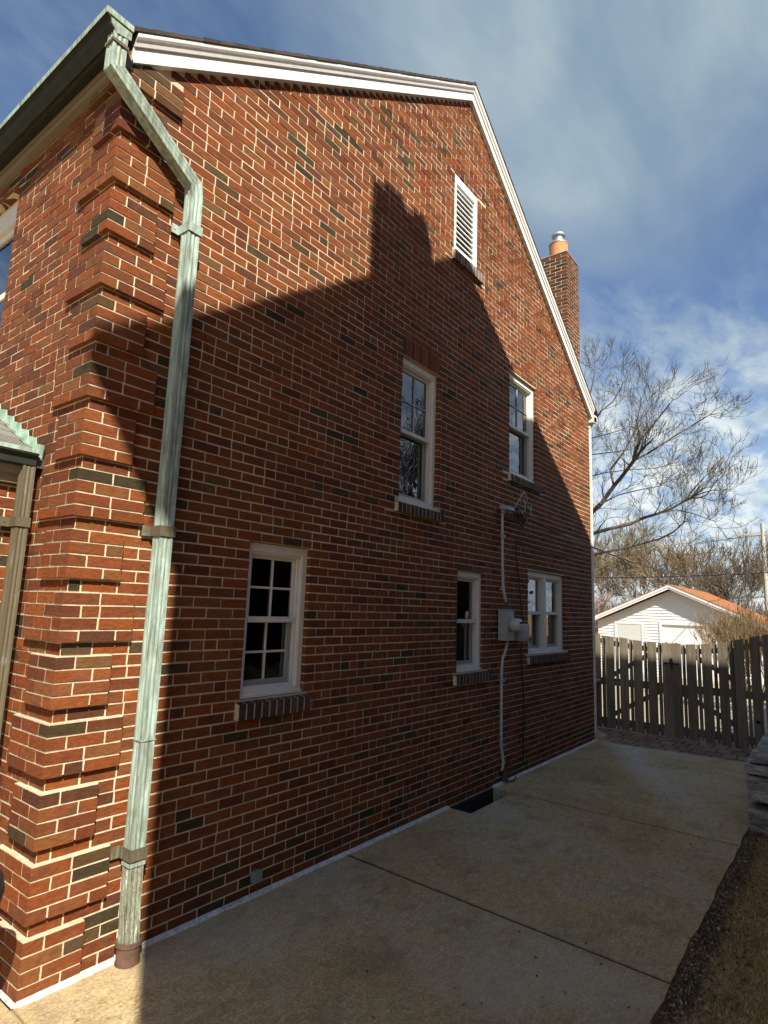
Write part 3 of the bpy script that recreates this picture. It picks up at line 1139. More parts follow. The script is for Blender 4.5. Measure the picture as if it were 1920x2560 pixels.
def sqtube(pts, hw, hd, m, name, parent, corr=0.0035, axis_y=True, label=None):
    """corrugated square pipe; section lies across the run, depth along y"""
    b = MB()
    # section outline in (a, d): a across, d along y
    sec = []
    def edge(p, q, n=5):
        for i in range(n):
            t = i / n
            sec.append((p[0] + (q[0] - p[0]) * t, p[1] + (q[1] - p[1]) * t, i))
    cs = [(-hw, -hd), (hw, -hd), (hw, hd), (-hw, hd)]
    for i in range(4):
        edge(cs[i], cs[(i + 1) % 4], 6)
    out = []
    for a, d, i in sec:
        r = 1.0 if (i == 0 or i % 2 == 1) else 1 - corr / hw * 1.4
        out.append((a * r, d * r))
    n = len(out)
    rings = []
    for i, p in enumerate(pts):
        p = Vector(p)
        if i == 0:
            d = (Vector(pts[1]) - p).normalized()
        elif i == len(pts) - 1:
            d = (p - Vector(pts[i - 1])).normalized()
        else:
            d = ((Vector(pts[i + 1]) - p).normalized() + (p - Vector(pts[i - 1])).normalized()).normalized()
        yv = Vector((0, 1, 0))
        av = yv.cross(d).normalized()
        yv2 = d.cross(av).normalized()
        if 0 < i < len(pts) - 1:
            d1 = (p - Vector(pts[i - 1])).normalized()
            k = 1 / max(0.5, abs(d.dot(d1)))
        else:
            k = 1
        rings.append([p - av * a * k + yv2 * dd for a, dd in out])
    vs = [v for r in rings for v in r]
    fs = []
    for i in range(len(pts) - 1):
        for k in range(n):
            a = i * n + k
            c = i * n + (k + 1) % n
            fs.append((a, c, c + n, a + n))
    fs += [tuple(reversed(range(n))), tuple(range(len(vs) - n, len(vs)))]
    b.add(vs, fs)
    return b.obj(name, m, parent, label=label)


sp = sqtube([(-0.095, -0.075, 5.245), (-0.095, -0.075, 5.03), (0.50, -0.060, 4.64), (0.512, -0.060, 4.55), (0.516, -0.060, 0.56)],
            0.042, 0.040, M['copper'], 'downspout', house, label='tall green copper downspout at the house corner')
sqtube([(0.516, -0.060, 0.60), (0.522, -0.060, 0.30), (0.534, -0.060, 0.07)], 0.0405, 0.0385, M['copper_low'], 'downspout_foot', sp)
b = MB()
b.lathe((0.535, -0.062, -0.02), (0, 0, 1), [(0, 0.064), (0.03, 0.066), (0.03, 0.062), (0.115, 0.064), (0.115, 0.072), (0.135, 0.072), (0.135, 0.058), (0.10, 0.056), (0.02, 0.05)], 24)
b.obj('drain_collar', M['iron'], sp)
b = MB()
b.box(-0.145, -0.045, -0.122, -0.030, 5.165, 5.185)
b.obj('outlet_band', M['copper_b'], sp)


def strap(z, m, xc=0.516, hw=0.047, yc=-0.060, hd=0.045, parent=None, h=0.062):
    b = MB()
    b.box(xc - hw - 0.004, xc + hw + 0.004, yc - hd - 0.004, yc - hd, z - h / 2, z + h / 2)
    b.box(xc - hw - 0.004, xc - hw, yc - hd, yc + hd + 0.025, z - h / 2, z + h / 2)
    b.box(xc + hw, xc + hw + 0.004, yc - hd, yc + hd + 0.025, z - h / 2, z + h / 2)
    b.box(xc - hw - 0.055, xc - hw - 0.004, yc + hd + 0.018, yc + hd + 0.024, z - h / 2, z + h / 2)
    b.box(xc + hw + 0.004, xc + hw + 0.05, yc + hd + 0.018, yc + hd + 0.024, z - h / 2, z + h / 2)
    b.lathe((xc - hw - 0.032, yc + hd + 0.018, z), (0, -1, 0), [(0, 0.007), (0.004, 0.006)], 8)
    b.obj('pipe_strap', m, parent)


strap(4.325, M['copper'], parent=sp)
strap(2.350, M['copper_b'], parent=sp)
strap(0.560, M['copper_b'], xc=0.518, parent=sp)
for sx, sz0, sz1 in ((0.470, 1.155, 1.161), (0.472, 0.497, 0.515)):
    b = MB()
    b.box(sx, sx + 0.092, -0.104, -0.016, sz0, sz1)
    b.obj('pipe_seam', M['copper'], sp)

# rear corner: white gutter end and downpipe
b = MB()
b.box(8.475, 8.545, 0.03, 0.09, 0.10, 5.10)
b.box(8.46, 8.60, -0.05, 0.10, 5.20, 5.30)
b.tube([(8.51, 0.06, 5.12), (8.56, 0.03, 5.22)], 0.035, 8)
b.obj('rear_downpipe', M['white'], house)
b = MB()
b.box(8.47, 8.62, -0.05, 9.0, 5.21, 5.33)
b.obj('rear_gutter', M['white'], house)

# ------------------------------------------------------------------ chimney at the back of the house
ch = MB()
ch.box(8.245, 8.815, 0.305, 1.095, 4.9, 8.375)
chim = ch.obj('chimney', M['mortar'], house, label='brick chimney with an orange clay pot behind the roof')
cb = []
for k in range(0, 51):
    JC = 0.017
    z0_ = 8.385 - (k + 1) * H + JC / 2
    z1_ = z0_ + H - JC
    if z0_ < 4.95:
        break
    off = (L if k % 2 else L / 2)
    u = 0.3
    first = True
    while u < 1.1 - 0.02:
        e = min(1.1, u + (off if first else L))
        first = False
        cb.append((8.24, 8.30, u + (JC / 2 if u > 0.31 else 0), e - JC / 2, z0_, z1_))
        u = e
    u = 8.30
    first = True
    while u < 8.82 - 0.02:
        e = min(8.82, u + (L * 0.75 if k % 2 else L * 0.25) if first else u + L)
        first = False
        cb.append((u + JC / 2, e - (JC / 2 if e < 8.8 else 0), 0.30, 0.36, z0_, z1_))
        u = e
cb.sort(key=lambda t: -t[5])
for t in cb[:300]:
    piece('chimney_brick', *t, rnd.choice([3, 5, 7, 3, 13, 15, 14, 10, 9]), chim, M['brick'], PAL)
b = MB()
for t in cb[300:]:
    b.box(*t, PAL[3])
if len(b.v):
    b.obj('chimney_brickwork', M['brick'], chim, kind='stuff')
b = MB()
b.box(8.235, 8.825, 0.295, 1.105, 8.386, 8.40)
b.obj('chimney_wash', M['cement'], chim)
b = MB()
b.lathe((8.50, 0.55, 8.40), (0, 0, 1), [(0, 0.168), (0.29, 0.168), (0.31, 0.174), (0.31, 0.130), (0.2, 0.12)], 24)
b.obj('chimney_pot', M['clay'], chim, smooth=False)
b = MB()
b.lathe((8.50, 0.55, 8.71), (0, 0, 1), [(0, 0.178), (0.018, 0.178), (0.035, 0.10), (0.06, 0.085), (0.17, 0.085), (0.18, 0.11), (0.185, 0.125), (0.215, 0.12), (0.235, 0.04), (0.25, 0.035)], 24)
b.obj('flue_cap', M['galv'], chim)

# ------------------------------------------------------------------ entry bay roof, gutter, flashing and its downspout
RS = 0.52      # slope


def zbay(y):
    return 2.787 + RS * (y - 0.534)


ridge_y = 1.70
b = MB()
b.add([(WP, 0.50, zbay(0.50) - 0.02), (-1.8, 0.50, zbay(0.50) - 0.02), (-1.8, ridge_y, zbay(ridge_y) - 0.02), (WP, ridge_y, zbay(ridge_y) - 0.02),
       (WP, 0.50, zbay(0.50) - 0.07), (-1.8, 0.50, zbay(0.50) - 0.07), (-1.8, ridge_y, zbay(ridge_y) - 0.07), (WP, ridge_y, zbay(ridge_y) - 0.07)],
      [(0, 1, 2, 3), (4, 7, 6, 5), (0, 4, 5, 1), (0, 3, 7, 4), (1, 5, 6, 2), (2, 6, 7, 3)])
b.add([(WP, ridge_y, zbay(ridge_y) - 0.02), (-1.8, ridge_y, zbay(ridge_y) - 0.02), (-1.8, 2.9, zbay(0.5) - 0.02), (WP, 2.9, zbay(0.5) - 0.02)], [(0, 1, 2, 3)])
bay = b.obj('bay_roof', M['roofdark'], house, label='small shingled entry roof with copper edges')
for k in range(9):
    ya, yb2 = 0.515 + k * 0.135, 0.515 + (k + 1) * 0.135 + 0.02
    x = WP - 0.012
    while x > -1.75:
        ln = rnd.uniform(0.22, 0.34)
        c = rnd.choice([(0.20, 0.19, 0.17), (0.15, 0.14, 0.13), (0.25, 0.24, 0.22), (0.12, 0.11, 0.10)])
        q = MB()
        q.col = c
        up = 0.012 + rnd.uniform(0, 0.004)
        q.hexa([(x - ln + 0.006, ya, zbay(ya) - 0.018), (x, ya, zbay(ya) - 0.018), (x, yb2, zbay(yb2) - 0.018), (x - ln + 0.006, yb2, zbay(yb2) - 0.018),
                (x - ln + 0.006, ya, zbay(ya) + up - 0.01), (x, ya, zbay(ya) + up - 0.01), (x, yb2, zbay(yb2) - 0.012), (x - ln + 0.006, yb2, zbay(yb2) - 0.012)])
        q.obj('shingle', M['shingle'], bay)
        x -= ln
# stepped copper flashing on the facade
b = MB()
outl = []
y = 0.50
steps = []
zt = zbay(0.5) - 0.02
base = []
yy = 0.50
poly = [(0.505, zbay(0.505) - 0.005)]
z = zbay(0.53) + 0.03
yv = 0.49
k0 = 0
pts_up = []
while yv < 1.95:
    step = H / RS
    zt = zbay(yv) + 0.078
    pts_up.append((yv, zt))
    pts_up.append((yv + step * 0.90, zt + 0.026 + 0.006 * rnd.random()))
    yv += step
top = pts_up
n = len(top)
vs, fs = [], []
for i, (yy, zz) in enumerate(top):
    bz = zbay(yy) - 0.02
    vs += [(0.006, yy, bz), (0.012, yy, zz)]
for i in range(n - 1):
    fs.append((2 * i, 2 * i + 1, 2 * i + 3, 2 * i + 2))
b.add(vs, fs)
b.add([(v[0] + 0.004, v[1], v[2]) for v in vs], [tuple(reversed(f)) for f in fs])
m_ = len(vs)
b.add([vs[2 * i + 1] for i in range(n)] + [(vs[2 * i + 1][0] + 0.004, vs[2 * i + 1][1], vs[2 * i + 1][2]) for i in range(n)],
      [(i, i + 1, n + i + 1, n + i) for i in range(n - 1)])
b.add([(0.008, 0.50, zbay(0.5) - 0.010), (0.008, 1.7, zbay(1.7) - 0.010), (-0.02, 1.7, zbay(1.7) + 0.004), (-0.02, 0.50, zbay(0.5) + 0.004)], [(0, 1, 2, 3)])
b.obj('step_flashing', simple('bright_patina', (0.30, 0.44, 0.33), 0.65, 0.35, 9, bmp=0.004), bay)
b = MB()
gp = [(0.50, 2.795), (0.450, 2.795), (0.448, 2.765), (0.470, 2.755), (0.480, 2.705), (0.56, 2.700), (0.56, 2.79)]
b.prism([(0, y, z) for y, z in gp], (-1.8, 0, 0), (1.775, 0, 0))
bg_ = b.obj('bay_gutter', M['copper_shade'], bay)  # black shade below the lip painted into the body colour
b = MB()
b.box(-1.8, -0.022, 0.443, 0.4475, 2.774, 2.800)
b.box(-1.8, -0.022, 0.4475, 0.462, 2.796, 2.800)
b.obj('gutter_lip', M['copper'], bg_)
b = MB()
b.box(-1.7, -0.005, 0.535, 0.619, 2.655, 2.70)
b.box(-1.7, -0.005, 0.575, 0.619, 2.60, 2.655)
b.obj('bay_frieze', M['cream'], bay)
bs = sqtube([(-0.055, 0.515, 2.70), (-0.055, 0.515, 2.2), (-0.058, 0.520, 1.2), (-0.060, 0.520, 0.03)], 0.034, 0.030, M['copper_b'], 'downspout', bay,
            label='smaller brown-green downspout on the entry bay')
strap(2.365, M['copper_b'], xc=-0.055, hw=0.036, yc=0.515, hd=0.034, parent=bs, h=0.055)

# ------------------------------------------------------------------ ground
def sheet(name, x0, x1, y0, y1, z, m, kind='structure', n=1):
    b = MB()
    b.add([(x0, y0, z), (x1, y0, z), (x1, y1, z), (x0, y1, z)], [(0, 1, 2, 3)])
    return b.obj(name, m, kind=kind)


gr = MB()
nx, ny = 60, 60


def gz(x, y):
    # the plot is level by the house, falls gently beyond the fence, and rises behind the stone wall
    z = -0.035
    if x > 9.9:
        z -= min(0.45, (x - 9.9) * 0.045)
    if y < -2.55:
        r = min(1.0, max(0.0, (-2.55 - y) / 2.2))
        if x > 5.4:
            z += 0.50 * min(1, max(0.0, (-2.62 - y) / 0.2)) * min(1, (x - 5.4) / 0.15)
        z += 0.35 * r * r
    return z


xs = [-120, -60, -30, -15, -8, -4, -2, -1, 0, 1, 2, 3, 4, 5, 5.40, 5.6, 6, 7, 8, 9, 9.85, 10.5, 12, 15, 20, 26, 35, 50, 80, 130, 250]
ys = [-200, -80, -40, -20, -12, -8, -6, -5, -4.4, -4, -3.6, -3.2, -2.9, -2.83, -2.62, -2.5, -2.4, -1, 0.3, 2, 5, 9, 14, 22, 40, 80, 200]
vs = [(x, y, gz(x, y)) for y in ys for x in xs]
fs = []
for j in range(len(ys) - 1):
    for i in range(len(xs) - 1):
        cx, cy = (xs[i] + xs[i + 1]) / 2, (ys[j] + ys[j + 1]) / 2
        if -0.0 < cx < 9 and -1.0 <= ys[j] and ys[j + 1] <= 0.31 and 3 <= xs[i] <= 4:
            continue                 # the areaway pit passes through here
        a = j * len(xs) + i
        fs.append((a, a + 1, a + 1 + len(xs), a + len(xs)))
gr.add(vs, fs)
gr.obj('ground', M['soil'], kind='structure')

# driveway: one slab for each joint
drive = bpy.data.objects.new('driveway', None)
COL.objects.link(drive)
drive['kind'] = 'structure'


def slab(poly, top=0.0, th=0.16, name='slab'):
    b = MB()
    # polygons are given in convex pieces, as lists of (x, y)
    for p in poly:
        n = len(p)
        vs = [(x, y, top) for x, y in p] + [(x, y, top - th) for x, y in p]
        b.add(vs, [tuple(range(n)), tuple(reversed(range(n, 2 * n)))] + [(i, n + i, n + (i + 1) % n, (i + 1) % n) for i in range(n)])
    return b.obj(name, M['concrete'], drive)


def edge_y(x):
    return -2.395 + 0.006 * sin(x * 5.1) + 0.005 * sin(x * 13.7)


def strip(xa0, xb0, xa1, xb1, ytop, n=14):
    """quad strip between a joint running (xa0,ytop)->(xb0,edge) and the next, with a slightly ragged outer edge"""
    out = []
    for i in range(n):
        t0, t1 = i / n, (i + 1) / n
        xt0, xt1 = xa0 + (xa1 - xa0) * t0, xa0 + (xa1 - xa0) * t1
        xb_0, xb_1 = xb0 + (xb1 - xb0) * t0, xb0 + (xb1 - xb0) * t1
        out.append([(xb_0, edge_y(xb_0)), (xb_1, edge_y(xb_1)), (xt1, ytop), (xt0, ytop)])
    return out


g_ = 0.0158
# main slabs (joint 1 near x=2.4, joint 2 near x=4.9)
slab(strip(-0.012, -0.10, 2.43 - g_, 2.318 - g_, 0.02))
# second slab carries the areaway notch (x 3.99-4.93, y -0.235..wall)
p2 = [[(2.43 + g_, -0.24), (3.99, -0.24), (3.99, 0.02), (2.43 + g_, 0.02)]]
p2 += [[(x, y) for x, y in q] for q in strip(2.43 + g_ - 0.002, 2.318 + g_, 4.905 - 0.016, 4.881 - 0.016, -0.2405)]
slab(p2)
p3 = [[(4.93, -0.24), (8.46, -0.24), (8.46, 0.02), (4.93, 0.02)]]
p3 += strip(4.905 + 0.016, 4.881 + 0.016, 8.42, 8.60, -0.2405)
slab(p3)
slab([[(-3.2, -2.45), (-0.11, -2.39), (-0.026, -0.02), (-3.2, -0.02)]])
slab([[(-3.2, -0.008), (-0.030, -0.008), (-0.030, 0.60), (-3.2, 0.60)]])
slab([[(-6.5, -2.45), (-3.212, -2.45), (-3.212, 0.60), (-6.5, 0.60)]])

for (xa, xb_) in ((2.43, 2.318), (4.905, 4.881)):
    b = MB()
    b.hexa([(xb_ - 0.0155, -2.392, -0.1), (xb_ + 0.0155, -2.392, -0.1), (xa + 0.0155, -0.01 if xa < 3 else -0.235, -0.1), (xa - 0.0155, -0.01 if xa < 3 else -0.235, -0.1),
            (xb_ - 0.0155, -2.392, -0.010), (xb_ + 0.0155, -2.392, -0.010), (xa + 0.0155, -0.01 if xa < 3 else -0.235, -0.010), (xa - 0.0155, -0.01 if xa < 3 else -0.235, -0.010)])
    b.obj('expansion_joint', M['joint'], drive)
# areaway pit: black boxes paint the dark inside and hide the brick footing
b = MB()
b.box(3.93, 3.99, -0.30, 0.02, -0.9, -0.162)
b.box(4.93, 4.99, -0.30, 0.02, -0.9, -0.162)
b.box(3.93, 4.99, -0.30, -0.24, -0.9, -0.162)
b.box(3.93, 4.99, -0.30, 0.02, -0.95, -0.90)
b.box(3.95, 4.97, 0.004, 0.022, -0.9, -0.006)
b.obj('areaway', M['dark'], drive)
b = MB()
b.tube([(4.87, -0.06, 0.0), (4.875, -0.09, -0.06), (4.87, -0.06, -0.2)], 0.02, 6)
b.obj('areaway_trim', M['cement'], drive)

pad = MB()
pv = []
PX = [9.9, 12, 15, 20, 26.3]
for x in PX:
    z = -0.035 - min(0.45, (x - 9.9) * 0.045)
    zz = gz(x, 0) if x < 20 else gz(x, 0)
    pv += [(x, -2.2, gz(x, 0) + 0.02), (x, 5.6, gz(x, 0) + 0.02)]
pad.add(pv, [(2 * i, 2 * i + 2, 2 * i + 3, 2 * i + 1) for i in range(len(PX) - 1)])
pad.obj('back_driveway', simple('pale_concrete', (0.33, 0.28, 0.19), 0.95, 0.18, 3, bmp=0.003), kind='structure')

# brick pavers by the gate
pav = bpy.data.objects.new('paver_path', None)
COL.objects.link(pav)
pav['kind'] = 'structure'
PP = [(0.30, 0.19, 0.125), (0.36, 0.235, 0.155), (0.26, 0.175, 0.115), (0.33, 0.24, 0.165), (0.23, 0.16, 0.11)]
bed = MB()
bed.add([(8.30, -2.40, -0.026), (9.9, -2.40, -0.026), (9.9, 0.62, -0.026), (8.30, 0.62, -0.026)], [(0, 1, 2, 3)])
bed.obj('paver_bed', M['joint'], pav)
r_ = 0
xx = 8.40
while xx < 9.86:
    yv = -2.36 + (0.1 if r_ % 2 else 0)
    while yv < 0.60:
        jz = rnd.uniform(-0.003, 0.003)
        piece('paver', xx, xx + 0.275, yv, yv + 0.184, -0.08, -0.004 + jz, rnd.randrange(5), pav, M['tint'], PP)
        yv += 0.2
    xx += 0.3
    r_ += 1
# crack of the broken slab corner near the gate
b = MB()
b.add([(8.46, 0.02, -0.002), (9.0, 0.02, -0.002), (9.4, 0.30, -0.002), (8.46, 0.60, -0.002)], [(0, 1, 2, 3)])
b.obj('corner_slab', M['concrete'], drive)

# ------------------------------------------------------------------ gravel edging, lawn
def scatter(name, n, region, maker, m, label, cat=None, kind='stuff'):
    b = MB()
    for _ in range(n):
        maker(b, region)
    return b.obj(name, m, kind=kind, label=label, cat=cat)


def leafbit(b, reg):
    x = random.uniform(*reg[0])
    y = -2.46 + random.gauss(0, 0.036) if random.random() < 0.8 else random.uniform(-2.72, -2.36)
    if y > -2.36:
        return
    if random.random() < 0.5 and noise.noise(Vector((x * 2.1, y * 5, 2))) < -0.05:
        return
    s = random.uniform(0.004, 0.016)
    a = random.uniform(0, pi)
    z = gz(x, y) + 0.01 + random.uniform(0.0, 0.022)
    t = random.uniform(-0.5, 0.5)
    c = random.choice([(0.13, 0.08, 0.038), (0.20, 0.13, 0.065), (0.07, 0.045, 0.022), (0.27, 0.19, 0.10), (0.16, 0.105, 0.052), (0.10, 0.065, 0.03), (0.40, 0.32, 0.21)])
    if random.random() < 0.5:
        d1 = Vector((cos(a), sin(a), t)) * s
        d2 = Vector((-sin(a), cos(a), -t)) * s * 0.55
        p = Vector((x, y, z))
        b.add([p - d1, p - d2, p + d1 + Vector((0, 0, s * 0.4)), p + d2], [(0, 1, 2, 3)], c)
    else:
        s *= 0.6
        b.add([(x - s, y, z - s), (x, y - s, z - s), (x + s, y, z - s), (x, y + s, z - s), (x + s * .2, y, z + s * .5)],
              [(0, 1, 4), (1, 2, 4), (2, 3, 4), (3, 0, 4)], c)


scatter('gravel', 17000, ((-3, 5.5),), leafbit, M['tint'], 'dark strip of gravel and leaf litter along the driveway edge', 'gravel')


def litter(b, reg):
    x = random.uniform(-0.3, 9.2)
    y = -2.38 * random.random() ** (0.45 if random.random() < 0.7 else 1.0) - 0.03
    s = random.uniform(0.004, 0.014)
    a = random.uniform(0, 2 * pi)
    c = random.choice([(0.18, 0.11, 0.05), (0.10, 0.06, 0.03), (0.33, 0.24, 0.13), (0.55, 0.50, 0.42), (0.07, 0.05, 0.03)])
    d1 = Vector((cos(a), sin(a), 0)) * s
    d2 = Vector((-sin(a), cos(a), 0)) * s * random.uniform(0.3, 0.7)
    p = Vector((x, y, 0.002))
    b.add([p - d1, p - d2 + Vector((0, 0, s * 0.4)), p + d1 + Vector((0, 0, s * 0.5)), p + d2], [(0, 1, 2, 3)], c)


scatter('leaf_litter', 420, None, litter, M['tint'], 'scattered leaf bits and grit on the concrete driveway', 'leaves')


def blade(b, reg):
    x = random.uniform(*reg[0])
    y = random.uniform(*reg[1])
    edge = -2.505 + 0.05 * noise.noise(Vector((x * 2.3, 0, 4)))
    if y > edge:
        return
    if x > 5.36:
        return
    dens = noise.noise(Vector((x * 1.4, y * 1.4, 1.0)))
    if random.random() > 0.80 + dens * 0.6:
        return
    z = gz(x, y)
    h = random.uniform(0.008, 0.026)
    a = random.uniform(0, 2 * pi)
    ln = random.uniform(0.2, 1.6) * h
    w = random.uniform(0.0010, 0.0022)
    dx, dy = cos(a) * ln, sin(a) * ln
    c = random.choice([(0.68, 0.42, 0.14), (0.55, 0.34, 0.11), (0.74, 0.50, 0.20), (0.38, 0.235, 0.09), (0.76, 0.60, 0.33), (0.24, 0.155, 0.065), (0.52, 0.34, 0.13)])
    b.add([(x - dy / ln * w, y + dx / ln * w, z), (x + dy / ln * w, y - dx / ln * w, z), (x + dx, y + dy, z + h)], [(0, 1, 2)], c)


def lawn(name, n, reg):
    b = MB()
    for _ in range(n):
        blade(b, reg)
    return b


b = lawn('grass', 120000, ((0.6, 5.4), (-3.5, -2.48)))
b.obj('grass', M['blade'], kind='stuff', label='dormant golden brown lawn beside the driveway', cat='grass')

# ------------------------------------------------------------------ ledge-stone retaining wall
sw = thing('stone_wall', 'rough grey limestone retaining wall at the driveway edge', 'wall', (7.0, -2.5, 0))
lev = [(-0.05, 0.235), (0.262, 0.215), (0.50, 0.085), (0.60, 0.075)]
rs = random.Random(3)


def rock(x0, x1, y0, y1, z0, z1, parent):
    b = MB()
    nx, ny, nz = 5, 4, 3
    bm = bmesh.new()
    bmesh.ops.create_cube(bm, size=1)
    bmesh.ops.subdivide_edges(bm, edges=bm.edges, cuts=4, use_grid_fill=True)
    sx, sy, sz = x1 - x0, y1 - y0, z1 - z0
    o = Vector((rs.random() * 50, rs.random() * 50, rs.random() * 50))
    for v in bm.verts:
        p = Vector((v.co.x * sx, v.co.y * sy, v.co.z * sz))
        q = p * 7 + o
        ledge = noise.noise(Vector((o.x, o.y, p.z * 30 + o.z))) * 0.018
        nrm = Vector((v.co.x, v.co.y, 0))
        if nrm.length > 0:
            nrm.normalize()
        p += nrm * (ledge + noise.noise(q) * 0.022)
        p.z += noise.noise(q * 0.8 + Vector((9, 9, 9))) * 0.012
        p += Vector((noise.noise(q * 3), noise.noise(q * 3 + Vector((5, 0, 0))), 0)) * 0.006
        v.co = p + Vector(((x0 + x1) / 2, (y0 + y1) / 2, (z0 + z1) / 2)) - world_loc(parent)
    me = bpy.data.meshes.new('stone')
    bm.to_mesh(me)
    bm.free()
    me.materials.append(M['stone'])
    ob = bpy.data.objects.new('stone', me)
    COL.objects.link(ob)
    ob.parent = parent


for li, (z, h) in enumerate(lev):
    x = 5.44 + (0, -0.005, 0.03, 0.05)[li]
    while x < 8.9:
        ln = rs.uniform(0.35, 0.75) * (1.2 if h < 0.1 else 1)
        yb_ = -2.405 - (0, 0.003, -0.012, 0.03)[li]
        for yy0, yy1 in ((-2.72, yb_), (-3.05, -2.73), (-3.5, -3.06)) if x < 5.6 else ((-2.80, yb_),):
            rock(x, min(x + ln, 9.1) - 0.012, yy0, yy1, z, z + h, sw)
        x += ln
b = MB()
b.box(5.60, 8.8, -2.74, -2.50, -0.1, 0.60)
b.box(5.50, 8.8, -3.45, -2.76, -0.1, 0.60)
b.obj('wall_core', M['dark'], sw)

# ------------------------------------------------------------------ wooden fence and gates
FXX = 9.60
BY = [(0.418, 0.29), (0.265, 0.22), (0.196, 0.057), (0.027, -0.009), (-0.041, -0.178), (-0.209, -0.248), (-0.271, -0.413), (-0.443, -0.479),
      (-0.503, -0.641), (-0.67, -0.711), (-0.736, -0.881), (-0.885, -1.026), (-1.047, -1.082), (-1.105, -1.247), (-1.269, -1.309),
      (-1.337, -1.476), (-1.504, -1.542), (-1.571, -1.702), (-1.731, -1.768), (-1.799, -1.931), (-1.958, -1.986), (-2.018, -2.145),
      (-2.19, -2.32), (-2.33, -2.46), (-2.47, -2.61), (-2.62, -2.76)]


def ftop(y):
    u = y + 0.88
    return 1.520 + 0.075 * u * u * (1.0 if u > 0 else 1.6) - (0.0 if u > 0 else 0.0)


gl_ = thing('garden_gate', 'left leaf of the weathered wooden driveway gate, beside the brick house', 'gate', (FXX, -0.2, 0))
gr_ = thing('garden_gate', 'right leaf of the weathered wooden driveway gate, beside the wooden fence', 'gate', (FXX, -1.3, 0))
fe_ = thing('wooden_fence', 'weathered wooden fence panel between the gate and the stone wall', 'fence', (FXX, -2.2, 0))
for i, (a, c) in enumerate(BY):
    par = gl_ if c > -0.883 else (gr_ if c > -1.78 else fe_)
    wide = abs(a - c) > 0.08
    a, c = (a + 0.003, c - 0.003) if wide else (a + 0.006, c - 0.006)
    b = MB()
    zt_a, zt_c = ftop(a), ftop(c)
    zb = 0.015 + rs.uniform(-0.006, 0.01)
    x0_, x1_ = (FXX - 0.020, FXX) if wide else (FXX + 0.006, FXX + 0.022)
    if not wide:
        zt_a -= 0.01
        zt_c -= 0.01
        zb += 0.0
    jit = rs.uniform(-0.013, 0.010)
    ta = rs.uniform(-0.004, 0.004)
    b.hexa([(x0_, c, zb), (x1_, c, zb), (x1_, a, zb), (x0_, a, zb),
            (x0_, c + ta, zt_c + jit), (x1_, c + ta, zt_c + jit), (x1_, a + ta, zt_a + jit), (x0_, a + ta, zt_a + jit)])
    b.obj('board', M['wood'], par)


def rail(par, ya, yb_, za, zb, h=0.085, x=FXX + 0.024, curve=False, name='rail'):
    b = MB()
    n = 10 if curve else 1
    for k in range(n):
        t0, t1 = k / n, (k + 1) / n
        p, q = ya + (yb_ - ya) * t0, ya + (yb_ - ya) * t1
        if curve:
            z0_, z1_ = ftop(p) + za, ftop(q) + za
        else:
            z0_, z1_ = za + (zb - za) * t0, za + (zb - za) * t1
        b.hexa([(x, q, z1_ - h / 2), (x + 0.035, q, z1_ - h / 2), (x + 0.035, p, z0_ - h / 2), (x, p, z0_ - h / 2),
                (x, q, z1_ + h / 2), (x + 0.035, q, z1_ + h / 2), (x + 0.035, p, z0_ + h / 2), (x, p, z0_ + h / 2)])
    b.obj(name, M['wood'], par)


for par, ya, yb_ in ((gl_, 0.42, -0.875), (gr_, -0.89, -1.77), (fe_, -1.80, -2.76)):
    rail(par, ya, yb_, -0.125, 0, 0.085, curve=True)
    rail(par, ya, yb_, 0.80, 0.80, 0.12)
    rail(par, ya, yb_, 0.125, 0.125, 0.12)
rail(gl_, 0.19, -0.80, 0.858, 1.50, 0.09, FXX + 0.061, name='brace')
rail(gl_, 0.19, -0.80, 0.195, 0.80, 0.09, FXX + 0.061, name='brace')
rail(gr_, -0.93, -1.74, 1.50, 1.02, 0.09, FXX + 0.061, name='brace')
rail(gr_, -0.93, -1.74, 0.76, 0.33, 0.09, FXX + 0.061, name='brace')
b = MB()
b.box(FXX - 0.032, FXX - 0.021, -0.99, -0.77, 1.180, 1.205)
b.box(FXX - 0.034, FXX - 0.020, -0.90, -0.865, 1.10, 1.28)
b.obj('latch', M['steel'], gr_)
b = MB()
b.box(FXX + 0.06, FXX + 0.15, -1.83, -1.74, 0, 1.5)
b.obj('post', M['wood'], fe_)
b = MB()
b.lathe((FXX - 0.0205, -2.075, 0.42), (-1, 0, 0), [(0, 0.028), (0.0015, 0.026)], 14)
b.obj('knot', M['dark'], fe_)
# fence returning along the stone wall towards the camera side
fs_ = thing('wooden_fence', 'nearer weathered fence boards at the right picture edge', 'fence', (9.3, -2.45, 0))
for k in range(7):
    y0_ = -2.36 - k * 0.155
    b = MB()
    zt = 1.74 + rs.uniform(-0.02, 0.03)
    b.box(9.40 + rs.uniform(-0.003, 0.003), 9.42, y0_ - 0.14, y0_, 0.0, zt)
    b.obj('board', M['wood'], fs_)
b = MB()
b.box(9.424, 9.47, -3.45, -2.34, 1.40, 1.49)
b.box(9.424, 9.47, -3.45, -2.34, 0.30, 0.39)
b.obj('rail', M['wood'], fs_)

# dark bin tucked behind the house corner
b = MB()
b.hexa([(9.05, 0.30, 0.01), (9.40, 0.30, 0.01), (9.40, 0.70, 0.01), (9.05, 0.70, 0.01), (9.02, 0.27, 0.80), (9.43, 0.27, 0.80), (9.43, 0.73, 0.80), (9.02, 0.73, 0.80)])
bn_ = thing('storage_bin', 'dark plastic bin just behind the rear corner of the brick house', 'bin', (9.2, 0.5, 0))
b.obj('body', M['bin'], bn_, bevel=0.015)
b = MB()
b.box(9.0, 9.45, 0.25, 0.75, 0.803, 0.84)
b.obj('lid', M['grey'], bn_, bevel=0.01)

